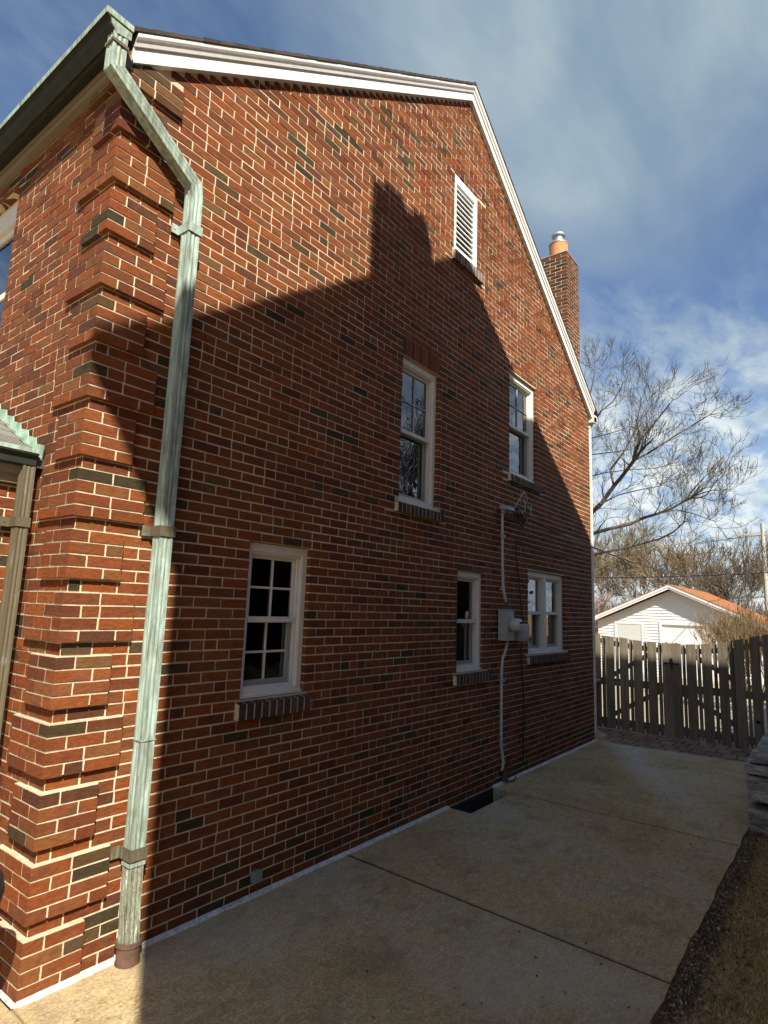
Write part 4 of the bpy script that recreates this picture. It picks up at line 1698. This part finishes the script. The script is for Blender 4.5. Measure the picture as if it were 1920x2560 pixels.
# ------------------------------------------------------------------ electric meter and cables on the gable wall
mt = thing('electric_meter', 'grey electric meter box with round glass meter and service conduit on brick wall', 'meter', (5.15, 0.0, 1.6))
b = MB()
b.box(5.052, 5.246, -0.100, 0.016, 1.612, 1.965)
b.obj('meter_box', M['grey'], mt, bevel=0.006)
b = MB()
b.box(5.046, 5.252, -0.106, 0.016, 1.9665, 1.978)
b.obj('box_top', M['grey'], mt)
b = MB()
b.lathe((5.165, -0.101, 1.800), (0, -1, 0), [(0, 0.088), (0.018, 0.088), (0.020, 0.078), (0.030, 0.080)], 28)
b.obj('meter_ring', M['galv'], mt)
b = MB()
b.lathe((5.165, -0.131, 1.800), (0, -1, 0), [(0, 0.078), (0.065, 0.076), (0.088, 0.066), (0.096, 0.050), (0.097, 0.0)], 28)
b.obj('meter_cover', M['clear'], mt, smooth=False)
b = MB()
b.box(5.130, 5.200, -0.2315, -0.2285, 1.812, 1.838)
b.box(5.150, 5.180, -0.2315, -0.2285, 1.770, 1.782)
b.obj('meter_display', M['dark'], mt)
b = MB()
b.box(5.125, 5.150, -0.1025, -0.1005, 1.925, 1.955)
b.box(5.130, 5.145, -0.1025, -0.1005, 1.902, 1.914)
b.obj('meter_label', M['white'], mt)
b = MB()
b.lathe((5.150, -0.045, 1.978), (0, 0, 1), [(0, 0.048), (0.02, 0.048), (0.022, 0.034), (0.05, 0.032), (0.06, 0.022), (0.09, 0.02)], 16)
b.box(5.08, 5.11, -0.07, 0.0, 1.98, 1.995)
b.obj('conduit_hub', M['iron'], mt)
b = MB()
b.tube([(5.150, -0.045, 2.05), (5.140, -0.025, 2.14), (5.127, -0.012, 2.22), (5.120, -0.008, 2.45), (5.114, -0.008, 2.7), (5.108, -0.008, 3.0), (5.105, -0.012, 3.16)], 0.0175, 10)
b.obj('conduit', M['pvc'], mt, smooth=True)
b = MB()
b.tube([(5.180, -0.045, 1.61), (5.165, -0.03, 1.50), (5.118, -0.012, 1.40), (5.100, -0.008, 1.25), (5.098, -0.008, 0.9), (5.094, -0.008, 0.62),
        (5.096, -0.008, 0.43), (5.125, -0.010, 0.33), (5.143, -0.012, 0.25), (5.135, -0.010, 0.17), (5.115, 0.0, 0.15)], 0.0175, 10)
b.obj('conduit', M['pvc'], mt, smooth=True)
b = MB()
for z in (2.86, 2.21, 1.15, 0.43):
    b.box(5.08, 5.155, -0.028, 0.012, z - 0.012, z + 0.012)
b.obj('conduit_clip', M['galv'], mt)
b = MB()
b.lathe((5.105, -0.012, 3.13), (0.15, -0.35, 1), [(0, 0.028), (0.03, 0.036), (0.055, 0.038)], 14)
b.hexa([(5.045, -0.14, 3.155), (5.215, -0.15, 3.155), (5.205, 0.012, 3.19), (5.055, 0.012, 3.19),
        (5.075, -0.11, 3.215), (5.185, -0.12, 3.215), (5.185, 0.012, 3.245), (5.075, 0.012, 3.245)])
b.obj('weatherhead', M['grey'], mt, bevel=0.012)
b = MB()
for i, (dx, lo) in enumerate(((0.0, 2.93), (0.03, 2.97), (0.06, 3.02))):
    x_s = 5.15 + dx * 0.5
    x_e = 5.45 + dx * 0.6
    pts = []
    for k in range(13):
        t = k / 12
        x = x_s + (x_e - x_s) * t
        s_ = sin(pi * t)
        z = 3.17 - (3.17 - lo) * s_ ** 0.8 + (0.02 * t)
        pts.append((x, -0.13 - 0.02 * i - 0.03 * s_, z))
    b.tube(pts, 0.008, 6)
b.obj('service_wire', M['black'], mt, smooth=True)
b = MB()
for (p, q) in (((5.20, -0.12, 3.20), (5.40, -0.16, 3.44)), ((5.40, -0.16, 3.44), (5.48, -0.17, 3.30)), ((5.50, -0.17, 3.28), (5.66, -0.16, 3.10))):
    m_x = ((p[0] + q[0]) / 2, (p[1] + q[1]) / 2 - 0.01, (p[2] + q[2]) / 2 + 0.02)
    b.tube([p, m_x, q], 0.006, 6)
b.tube([(5.44, -0.14, 3.36), (5.46, -0.15, 3.28), (5.45, -0.15, 3.20)], 0.007, 6)
b.tube([(5.66, -0.14, 3.30), (5.63, -0.15, 3.24), (5.61, -0.15, 3.16)], 0.007, 6)
b.obj('wire_loop', M['pvc'], mt, smooth=True)
rk = thing('insulator_rack', 'cluster of dark porcelain insulators holding the service drop on brick wall', 'insulator', (5.4, 0.0, 3.15))
for (x, z, s_) in ((5.26, 3.215, 1.0), (5.385, 3.155, 1.5), (5.50, 3.105, 1.5)):
    b = MB()
    b.lathe((x, -0.02, z), (0.25, -1, 0), [(0, 0.012 * s_), (0.05, 0.012 * s_), (0.055, 0.026 * s_), (0.075, 0.028 * s_), (0.08, 0.018 * s_), (0.095, 0.018 * s_), (0.10, 0.028 * s_), (0.12, 0.024 * s_), (0.13, 0.008)], 16)
    b.obj('insulator', M['porcelain'], rk)
b = MB()
b.box(5.22, 5.54, -0.004, 0.014, 3.085, 3.125)
b.obj('bracket', M['iron'], rk)

tb = thing('cable_box', 'small grey telephone cable box beside the electric meter', 'box', (5.56, 0, 1.6))
b = MB()
b.box(5.475, 5.66, -0.045, 0.016, 1.603, 1.775)
b.obj('base', M['grey'], tb, bevel=0.004)
b = MB()
b.box(5.455, 5.665, -0.105, -0.0455, 1.600, 1.808)
b.box(5.475, 5.645, -0.118, -0.1055, 1.63, 1.79)
b.obj('cover', M['grey'], tb, bevel=0.012)

# utility pole and cables
pole = thing('utility_pole', 'distant pale utility pole above the trees at right', 'pole', (43.3, 0.8, -0.5))
b = MB()
b.tube([(43.3, 0.8, -0.6), (43.3, 0.8, 8.1)], [0.16, 0.11], 10)
b.obj('post', simple('weathered_pole', (0.42, 0.40, 0.36), 0.9, 0.15), pole)
b = MB()
b.box(43.22, 43.38, -0.6, 2.2, 7.35, 7.47)
b.tube([(43.3, 0.85, 6.7), (43.3, 3.2, 6.0)], 0.04, 6)
b.obj('crossarm', simple('weathered_arm', (0.42, 0.40, 0.36), 0.9, 0.15), pole)


def cable(name, a, c, sag, r, label, n=24, m=None):
    a, c = Vector(a), Vector(c)
    b = MB()
    pts = []
    for k in range(n + 1):
        t = k / n
        p = a.lerp(c, t)
        p.z -= sag * 4 * t * (1 - t)
        pts.append(p)
    b.tube(pts, r, 6)
    return b.obj(name, m or M['black'], label=label, cat='cable', smooth=True)


cable('service_cable', (5.56, -0.15, 3.11), (43.3, 0.4, 7.2), 1.5, 0.012, 'twisted black service cable from the insulators to the pole', 40)
cable('telephone_cable', (5.50, -0.01, 2.84), (43.3, 0.8, 6.2), 1.2, 0.007, 'thin black telephone cable leaving the wall below the service cable', 40)
b = MB()
b.tube([(5.504, 0.006, 2.842), (5.568, 0.006, 2.488), (5.642, 0.006, 2.173), (5.690, 0.0, 1.86), (5.66, -0.03, 1.80)], 0.0075, 6)
b.tube([(5.62, -0.03, 1.605), (5.660, 0.004, 1.50), (5.669, 0.006, 1.358), (5.727, 0.006, 1.035), (5.758, 0.006, 0.666), (5.735, 0.006, 0.30), (5.716, 0.006, 0.149)], 0.0085, 6)
b.obj('wall_cable', M['black'], label='thin black cable running down the brick wall to the cable box', cat='cable', smooth=True)
cable('power_line', (30, 14.0, 4.05), (30, -4.0, 4.30), 0.30, 0.022, 'thick dark power line crossing in front of the far trees', 24)
cable('power_line', (43.3, 0.0, 7.42), (60, 30.0, 8.2), 0.4, 0.015, 'upper thin power line running left from the utility pole', 20)
cable('power_line', (43.3, 1.9, 7.3), (60, 31.5, 7.4), 0.6, 0.015, 'lower thin power line running left from the utility pole', 20)

# small things at the foot of the wall
b = MB()
b.box(1.445, 1.512, -0.034, 0.018, 0.095, 0.165)
ob = b.obj('outlet_box', simple('grey_green_box', (0.20, 0.25, 0.19), 0.6, 0.15), label='small grey-green outlet box low on the shaded brick wall', cat='outlet', bevel=0.006)
b = MB()
b.tube([(5.30, -0.01, 0.10), (5.29, -0.04, 0.16), (5.27, -0.03, 0.25)], 0.016, 8)
b.box(5.18, 5.24, -0.03, 0.016, 0.02, 0.16)
b.tube([(5.20, -0.03, 0.02), (5.30, -0.07, 0.02), (5.42, -0.04, 0.03)], 0.010, 6)
b.obj('hose_tap', M['iron'], label='old tap and pipe stub at the foot of the wall below the meter', cat='tap')
b = MB()
b.lathe((-0.375, -0.30, 0.0), (0, 0, 1), [(0, 0.06), (0.03, 0.07), (0.10, 0.025), (0.48, 0.022), (0.55, 0.03), (0.58, 0.075), (0.64, 0.112), (0.70, 0.124), (0.76, 0.112), (0.81, 0.07), (0.83, 0.02)], 28)
b.obj('garden_lamp', M['black'], label='black rounded garden lamp cut off by the left picture edge', cat='lamp', smooth=True)

# ------------------------------------------------------------------ garage beyond the gate
GX = 26.0
gar = thing('garage', 'white clapboard garage with a low gable and orange-red roof beyond the gate', 'garage', (GX + 3, 2.65, -0.75))
GYC, GH, GZ, GE, GP = 2.62, 3.05, -0.75, 1.72, 3.10
sl = (GP - GE) / GH
b = MB()
b.prism([(0, GYC - GH, GZ), (0, GYC - GH, GE), (0, GYC, GP), (0, GYC + GH, GE), (0, GYC + GH, GZ)], (GX + 0.02, 0, 0), (7.5, 0, 0))
b.obj('wall', M['siding'], gar)
zc = GZ
while zc < GP - 0.06:
    hw = GH if zc < GE else (GP - zc - 0.02) / sl
    hw2 = GH if zc + 0.115 < GE else max(0.02, (GP - zc - 0.135) / sl)
    segs = [(GYC - hw, GYC + hw)]
    if zc < 1.62:
        segs = [(GYC - hw, 0.22), (3.10, 3.72), (4.96, GYC + hw)]
    for a, c in segs:
        b = MB()
        b.hexa([(GX - 0.032, a, zc), (GX + 0.02, a, zc), (GX + 0.02, c, zc), (GX - 0.032, c, zc),
                (GX - 0.002, a if len(segs) > 1 else GYC - hw2, zc + 0.118), (GX + 0.02, a if len(segs) > 1 else GYC - hw2, zc + 0.118),
                (GX + 0.02, c if len(segs) > 1 else GYC + hw2, zc + 0.118), (GX - 0.002, c if len(segs) > 1 else GYC + hw2, zc + 0.118)])
        b.obj('siding_board', M['siding'], gar)
    zc += 0.12
b = MB()
ring_ = lambda b, y0, y1, z0, z1, w, x0, x1: (b.box(x0, x1, y0 - w, y0, z0, z1 + w), b.box(x0, x1, y1, y1 + w, z0, z1 + w), b.box(x0, x1, y0, y1, z1, z1 + w))
ring_(b, 3.83, 4.86, GZ, 1.62, 0.09, GX - 0.05, GX + 0.0)
ring_(b, 0.30, 3.02, GZ, 1.66, 0.10, GX - 0.05, GX + 0.0)
b.obj('door_trim', M['trim'], gar)
b = MB()
b.box(GX - 0.035, GX + 0.005, 3.83, 4.86, GZ, 1.62)
b.obj('side_door', M['door'], gar)
b = MB()
b.box(GX + 0.06, GX + 0.10, 0.30, 3.02, GZ, 1.66)
gd = b.obj('garage_door', M['door'], gar)
for r in range(4):
    for c_ in range(4):
        b = MB()
        y0_ = 0.36 + c_ * 0.67
        z0_ = GZ + 0.06 + r * 0.59
        b.box(GX + 0.045, GX + 0.06, y0_, y0_ + 0.59, z0_, z0_ + 0.48)
        b.obj('door_panel', M['door'], gd, bevel=0.01)
b = MB()
for sgn in (-1, 1):
    yo = GYC + sgn * (GH + 0.28)
    zo = GP - sl * (GH + 0.28)
    p = [(yo, zo + 0.02), (GYC, GP + 0.02), (GYC, GP + 0.20), (yo, zo + 0.20)]
    b.prism([(0, y, z) for y, z in p], (GX - 0.42, 0, 0), (0.06, 0, 0))
    p = [(yo, zo + 0.10), (GYC, GP + 0.10), (GYC, GP + 0.215), (yo, zo + 0.215)]
    b.prism([(0, y, z) for y, z in p], (GX - 0.445, 0, 0), (0.024, 0, 0))
b.obj('rake_board', M['trim'], gar)
b = MB()
for sgn in (-1, 1):
    yo = GYC + sgn * (GH + 0.34)
    zo = GP - sl * (GH + 0.34)
    for k in range(24):
        t0, t1 = k / 24, (k + 1) / 24
        ya, yb2 = yo + (GYC - yo) * t0, yo + (GYC - yo) * t1
        za, zb2 = zo + (GP - zo) * t0 + 0.225, zo + (GP - zo) * t1 + 0.225
        c0, c1 = (ya, yb2) if ya < yb2 else (yb2, ya)
        q0, q1 = (za + 0.02, zb2) if ya < yb2 else (zb2, za + 0.02)
        d0, d1 = (za - 0.02, zb2 - 0.02) if ya < yb2 else (zb2 - 0.02, za - 0.02)
        b.hexa([(GX - 0.46, c0, d0), (GX + 8, c0, d0), (GX + 8, c1, d1), (GX - 0.46, c1, d1), (GX - 0.46, c0, q0), (GX + 8, c0, q0), (GX + 8, c1, q1), (GX - 0.46, c1, q1)])
b.obj('roof', M['redroof'], gar)

# ------------------------------------------------------------------ trees
def rot_about(v, ax, a):
    return Matrix.Rotation(a, 3, ax) @ v


def grow(b, p, d, ln, r, depth, rng, col, up=0.12, spread=0.55, minr=0.004, nseg=3, kids=3, wig=0.18):
    pts = [p.copy()]
    rad = [r]
    q = p.copy()
    dd = d.copy()
    for i in range(nseg):
        dd = (dd + Vector((rng.gauss(0, wig), rng.gauss(0, wig), rng.gauss(0, wig) + up * 0.5))).normalized()
        q = q + dd * ln / nseg
        pts.append(q.copy())
        rad.append(max(minr * 0.7, r * (1 - 0.45 * (i + 1) / nseg)))
    b.tube(pts, rad, 5 if r > 0.05 else 3, col, caps=False)
    if depth <= 0:
        return
    n = kids + (1 if rng.random() < 0.4 else 0)
    for k in range(n):
        t = rng.uniform(0.3, 1.0) if k else 1.0
        idx = t * nseg
        i0 = min(int(idx), nseg - 1)
        pp = pts[i0].lerp(pts[i0 + 1], idx - i0)
        seg_d = (pts[i0 + 1] - pts[i0]).normalized()
        ax = seg_d.orthogonal().normalized()
        ax = rot_about(ax, seg_d, rng.uniform(0, 2 * pi))
        ang = rng.uniform(0.25, 1.0) * spread * (0.6 if k == 0 else 1.2)
        nd = rot_about(seg_d, ax, ang)
        nd = (nd + Vector((0, 0, up))).normalized()
        rr = rad[min(i0 + 1, nseg)] * (0.85 if k == 0 else rng.uniform(0.45, 0.7))
        grow(b, pp, nd, ln * rng.uniform(0.62, 0.88), max(minr, rr), depth - 1, rng, col, up, spread, minr, nseg, kids, wig)


# the big bare tree behind the house: its main limbs stand at their real depth, 19 m from the camera
BT = (18.2, 4.1)
bigtree = thing('bare_tree', 'big bare tree with long spreading limbs behind the brick house', 'tree', (BT[0], BT[1], -0.4))
NRM = Vector((BT[0] - CAMP.x, BT[1] - CAMP.y, 0)).normalized()


def ray_pt(x, y, dep):
    """point seen at pixel (x, y) of the photograph at horizontal distance dep in front of the camera"""
    u, v = (x - 960) / 1506.85, (y - 1280) / 1506.85
    d = Vector([Rm[0][j] * u + Rm[1][j] * v + Rm[2][j] for j in range(3)])
    return CAMP + d * (dep / (d.x * NRM.x + d.y * NRM.y))


def limb(b, pts, r0, r1, rng, depth0, depth1, col, twig_depth=4, every=0.48, kid_len=0.80):
    P = []
    for i, (x, y) in enumerate(pts):
        t = i / (len(pts) - 1)
        P.append(ray_pt(1400 + x / 3.19, 820 + y / 3.19, depth0 + (depth1 - depth0) * t + 0.25 * sin(i * 2.1)))
    n = len(P)
    R_ = [r0 + (r1 - r0) * i / (n - 1) for i in range(n)]
    b.tube(P, R_, 6, col, caps=False)
    for i in range(n - 1):
        L_ = (P[i + 1] - P[i]).length
        m_ = max(1, int(L_ / every + 0.5))
        for k in range(m_):
            t = (k + rng.random()) / m_
            p = P[i].lerp(P[i + 1], t)
            sd = (P[i + 1] - P[i]).normalized()
            ax = rot_about(sd.orthogonal().normalized(), sd, rng.uniform(0, 2 * pi))
            nd = rot_about(sd, ax, rng.uniform(0.35, 1.0))
            nd = (nd + Vector((0, 0, 0.15))).normalized()
            rr = max(0.009, (R_[i] * (1 - t) + R_[i + 1] * t) * 0.42)
            grow(b, p, nd, kid_len * rng.uniform(0.5, 1.0), rr, twig_depth, rng, col, 0.14, 0.6, 0.0050, 3, 2, 0.2)
    sd = (P[-1] - P[-2]).normalized()
    for _ in range(3):
        grow(b, P[-1], (sd + Vector((rng.gauss(0, .25), rng.gauss(0, .25), rng.gauss(0, .25)))).normalized(), kid_len * 0.7, r1, twig_depth, rng, col, 0.14, 0.6, 0.0055, 3, 2, 0.2)


rt = random.Random(21)
BC = (0.105, 0.088, 0.068)
b = MB()
b.tube([(BT[0], BT[1], -0.5), (BT[0] - 0.05, BT[1], 1.2), (BT[0], BT[1] + 0.1, 2.4), (BT[0] + 0.1, BT[1] - 0.1, 3.8), (BT[0] + 0.2, BT[1] + 0.1, 6.0), (BT[0] + 0.1, BT[1] + 0.3, 8.0)],
       [0.30, 0.25, 0.22, 0.16, 0.09, 0.04], 10, BC)
b.obj('trunk', M['bark'], bigtree)
b = MB()
limb(b, [(120, 1620), (255, 1470), (330, 1400), (430, 1260), (520, 1150), (590, 1055)], 0.083, 0.060, rt, 19.8, 19.0, BC, 4, 0.7)
limb(b, [(590, 1055), (620, 960), (640, 900), (720, 800), (800, 700), (880, 600), (898, 578)], 0.036, 0.011, rt, 19.0, 18.3, BC, 4, 0.42)
limb(b, [(590, 1055), (700, 1000), (780, 950), (900, 870), (1050, 780), (1180, 700), (1200, 688)], 0.041, 0.011, rt, 19.0, 18.6, BC, 4, 0.42)
limb(b, [(430, 1260), (400, 1130), (500, 1000), (600, 820), (640, 620), (642, 590)], 0.039, 0.009, rt, 19.5, 20.4, BC, 4, 0.5)
limb(b, [(80, 1700), (255, 1640), (400, 1600), (560, 1565), (650, 1520), (780, 1480), (900, 1435), (1000, 1375)], 0.066, 0.033, rt, 19.8, 18.2, BC, 4, 0.6)
limb(b, [(1000, 1375), (1060, 1290), (1150, 1190), (1170, 1168)], 0.025, 0.009, rt, 18.2, 17.8, BC, 4, 0.42)
limb(b, [(1000, 1375), (1120, 1320), (1230, 1290), (1260, 1282)], 0.022, 0.009, rt, 18.2, 18.6, BC, 4, 0.42)
limb(b, [(780, 1480), (930, 1450), (1060, 1480), (1200, 1530), (1230, 1538)], 0.019, 0.009, rt, 18.6, 19.4, BC, 4, 0.45)
limb(b, [(80, 1800), (255, 1810), (400, 1780), (600, 1735), (800, 1680), (900, 1630), (990, 1550), (995, 1532)], 0.047, 0.013, rt, 19.8, 17.6, BC, 4, 0.6)
limb(b, [(60, 1100), (250, 780), (330, 660), (420, 590), (490, 470), (502, 440)], 0.039, 0.009, rt, 20.5, 20.0, BC, 4, 0.5)
limb(b, [(60, 1000), (180, 760), (230, 560), (270, 400), (278, 362)], 0.039, 0.009, rt, 20.5, 20.6, BC, 4, 0.5)
limb(b, [(100, 1250), (250, 1010), (420, 990), (560, 970), (595, 960)], 0.028, 0.009, rt, 20.0, 21.0, BC, 4, 0.5)
limb(b, [(100, 1350), (250, 1180), (380, 1150), (560, 1130), (760, 1120), (836, 1096)], 0.025, 0.009, rt, 20.0, 20.6, BC, 4, 0.5)
limb(b, [(330, 1400), (470, 1330), (640, 1290), (800, 1260), (825, 1240)], 0.025, 0.009, rt, 19.6, 20.2, BC, 4, 0.5)
limb(b, [(200, 1000), (250, 880), (400, 840), (520, 800), (550, 785)], 0.022, 0.009, rt, 20.6, 21.2, BC, 4, 0.5)
b.obj('crown', M['bark'], bigtree)


def tree(x, y, h, r, seed, label, col, depth=5, kids=3, ln=None, spread=0.6, trunk_h=0.22, base=-0.5, minr=0.012, up=0.12, name='bare_tree', grp='bare trees beyond the garage', stems=1):
    rng = random.Random(seed)
    t = thing(name, label, 'tree' if name != 'twiggy_shrub' else 'shrub', (x, y, base), grp)
    tb_ = MB()
    cr = MB()
    for s_ in range(stems):
        a = rng.uniform(0, 2 * pi)
        ox, oy = (0, 0) if stems == 1 else (rng.gauss(0, 0.35), rng.gauss(0, 0.35))
        th = h * trunk_h
        p0 = Vector((x + ox, y + oy, base - 0.05))
        p1 = p0 + Vector((rng.gauss(0, 0.04), rng.gauss(0, 0.04), 1)) * th
        tb_.tube([p0, p0.lerp(p1, 0.5), p1], [r, r * 0.8, r * 0.7], 7, col)
        for k in range(3 if stems == 1 else 2):
            d = Vector((cos(a + k * 2.1) * 0.45, sin(a + k * 2.1) * 0.45, 1)).normalized()
            grow(cr, p1, d, (ln or h * 0.27), r * 0.6, depth, rng, col, up, spread, minr, 3, kids, 0.16)
    tb_.obj('trunk', M['bark'], t)
    cr.obj('crown', M['bark'], t)
    return t


TAN = (0.30, 0.22, 0.12)
GB = (0.15, 0.125, 0.095)
tree(37, 10.5, 8.0, 0.16, 1, 'bushy bare tree behind the left slope of the garage roof', (0.22, 0.17, 0.11), 5, 3, spread=0.7, minr=0.016)
tree(40, 7.6, 8.5, 0.16, 2, 'olive-brown bare tree directly behind the garage ridge', (0.22, 0.185, 0.10), 5, 3, spread=0.7, minr=0.016)
tree(38, 4.8, 7.6, 0.15, 3, 'broad brown bare tree rising right of the garage ridge', (0.20, 0.15, 0.09), 5, 3, spread=0.75, minr=0.016)
tree(46, 3.0, 8.6, 0.15, 4, 'thin grey bare tree left of the utility pole', GB, 5, 3, spread=0.55, minr=0.014)
tree(39, 0.8, 7.4, 0.13, 5, 'slender bare tree in front of the utility pole', (0.17, 0.14, 0.10), 5, 3, spread=0.5, minr=0.013)
tree(33, 9.6, 5.2, 0.12, 6, 'small pinkish budding tree at the left of the garage', (0.40, 0.27, 0.24), 5, 3, spread=0.8, minr=0.012)
tree(50, 13.5, 8.0, 0.2, 7, 'far bare tree showing beside the house corner', (0.19, 0.15, 0.12), 5, 3, spread=0.75, minr=0.02)
tree(52, 6.0, 8.0, 0.2, 8, 'far bare tree standing furthest back behind the garage', (0.18, 0.15, 0.11), 5, 3, spread=0.75, minr=0.02)
tree(16.6, -1.55, 3.0, 0.035, 9, 'tan twiggy shrub in the sun behind the right of the fence', TAN, 4, 3, ln=0.75, spread=0.40, trunk_h=0.1, base=-0.35, minr=0.0055, up=0.30, name='twiggy_shrub', grp=None, stems=8)
tree(19.5, -0.8, 3.2, 0.035, 10, 'taller tan shrub standing behind the nearer twiggy shrub', (0.33, 0.24, 0.13), 4, 3, ln=0.85, spread=0.40, trunk_h=0.1, base=-0.4, minr=0.006, up=0.30, name='twiggy_shrub', grp=None, stems=7)
# trees to the south-east: the ones mirrored in the upstairs panes
tree(20.5, -11.0, 11.0, 0.28, 12, 'bare tree standing beyond the neighbouring house', BC, 5, 3, spread=0.6, minr=0.010, base=-0.2, grp=None)
tree(14.5, -15.5, 12.0, 0.28, 13, 'tall bare tree behind the neighbouring back garden', BC, 5, 3, spread=0.6, minr=0.010, base=-0.2, grp=None)

# far tangle of brush closing the view at the bottom
b = MB()
rb = random.Random(8)
for i in range(6500):
    x = rb.uniform(48, 62)
    y = rb.uniform(-8, 26)
    h = rb.uniform(1.5, 4.0) + 2.2 * max(0, noise.noise(Vector((y * 0.25, 3, 3))))
    p = Vector((x, y, -0.5))
    q = p + Vector((rb.gauss(0, 0.5), rb.gauss(0, 0.8), h))
    c = rb.choice([(0.16, 0.13, 0.09), (0.22, 0.17, 0.12), (0.12, 0.11, 0.07), (0.27, 0.2, 0.15)])
    b.tube([p, p.lerp(q, 0.5) + Vector((rb.gauss(0, .2), rb.gauss(0, .2), 0)), q], [0.035, 0.025, 0.012], 3, c, caps=False)
b.obj('brush', M['bark'], kind='stuff', label='tangled winter brush far behind the garage', cat='brush')

# ------------------------------------------------------------------ neighbouring house (casts the big gable shadow)
NY = -4.60
nb = thing('neighbour_house', 'tall neighbouring brick house whose gable and chimney shade the wall', 'house', (1.4, NY - 4, 0))
b = MB()
XA, XB = -2.28, 5.25
ZE = 8.25
XRG, ZRG = 1.165, 11.07
SLP = 0.645


def zn(x):
    return ZRG - (SLP if x < XRG else 0.674) * abs(x - XRG)


b.prism([(XA, 0, -0.2), (XB, 0, -0.2), (XB, 0, zn(XB) - 0.12), (XRG, 0, ZRG - 0.12), (XA, 0, zn(XA) - 0.12)], (0, NY - 0.02, 0), (0, -9.5, 0))
b.obj('wall', simple('neighbour_brick', (0.22, 0.08, 0.045), 0.9, 0.25, 6), nb)
b = MB()
for (xa, xb) in ((-2.965, XRG), (XRG, 5.56)):
    za, zb = zn(xa), zn(xb)
    b.hexa([(xa, NY - 10, za - 0.11), (xb, NY - 10, zb - 0.11), (xb, NY, zb - 0.11), (xa, NY, za - 0.11),
            (xa, NY - 10, za), (xb, NY - 10, zb), (xb, NY, zb), (xa, NY, za)])
b.obj('roof', M['roofdark'], nb)
b = MB()
cx0, cx1 = 2.435 - 2.929, 3.29 - 2.929
b.box(cx0, cx1, NY - 0.33, NY + 0.0, 8.5, 11.0)
b.box(2.59 - 2.929, 2.89 - 2.929, NY - 0.30, NY - 0.03, 11.0, 11.12)
b.box(3.07 - 2.929, 3.29 - 2.929, NY - 0.30, NY - 0.03, 11.0, 11.12)
b.obj('chimney', simple('neighbour_chimney', (0.22, 0.08, 0.045), 0.9, 0.25, 6), nb)
b = MB()
for (x, z) in ((-0.6, 1.4), (2.6, 1.4), (0.0, 4.6), (3.0, 4.6)):
    b.box(x, x + 0.8, NY - 0.02, NY, z, z + 1.4)
b.obj('window', M['white'], nb)
b = MB()
for (x, z) in ((-0.6, 1.4), (2.6, 1.4), (0.0, 4.6), (3.0, 4.6)):
    b.box(x + 0.08, x + 0.72, NY, NY + 0.004, z + 0.08, z + 1.32)
b.obj('pane', M['dark'], nb)

hd = thing('reflection_hedge', 'unseen evergreen screen added to darken the window reflections', 'reflection_hedge', (8.0, -5.6, 0.5))  # added out of view so the lower panes mirror something dark
b = MB()
rh = random.Random(4)
for i in range(15000):
    p = Vector((rh.uniform(5.6, 17.5), -5.6 + rh.gauss(0, 0.28), 0.7 + 3.7 * rh.random()))
    s_ = rh.uniform(0.06, 0.13)
    d1 = Vector((rh.gauss(0, 1), rh.gauss(0, 1), rh.gauss(0.2, 1))).normalized() * s_
    d2 = d1.orthogonal().normalized() * s_ * 0.6
    b.add([p - d1, p + d2, p + d1, p - d2], [(0, 1, 2, 3)], rh.choice([(0.03, 0.045, 0.02), (0.022, 0.035, 0.015), (0.045, 0.06, 0.025)]))
b.box(5.8, 17.3, -5.75, -5.45, 0.4, 4.1, (0.02, 0.025, 0.012))
b.obj('foliage', M['tint'], hd)

# evergreen shrub added outside the frame to shade the right of the fence
ev = thing('shade_shrub', 'unseen evergreen shrub added to shade the right of the fence', 'shrub', (8.75, -3.45, 0.4))
b = MB()
re_ = random.Random(2)
for i in range(5200):
    t = re_.random()
    h = 3.2 * t
    rad = 0.46 * (1 - t * 0.7) * sqrt(re_.random())
    a = re_.uniform(0, 2 * pi)
    p = Vector((8.75 + cos(a) * rad, -3.45 + sin(a) * rad, 0.45 + h))
    s_ = re_.uniform(0.04, 0.09)
    d1 = Vector((re_.gauss(0, 1), re_.gauss(0, 1), re_.gauss(0.4, 1))).normalized() * s_
    d2 = d1.orthogonal().normalized() * s_ * 0.5
    b.add([p - d1, p + d2, p + d1, p - d2], [(0, 1, 2, 3)], re_.choice([(0.04, 0.07, 0.025), (0.03, 0.05, 0.02), (0.06, 0.09, 0.03)]))
b.obj('crown', M['tint'], ev)
b = MB()
b.tube([(8.75, -3.45, 0.3), (8.75, -3.45, 3.0)], [0.06, 0.02], 8, (0.1, 0.07, 0.05))
b.obj('trunk', M['bark'], ev)
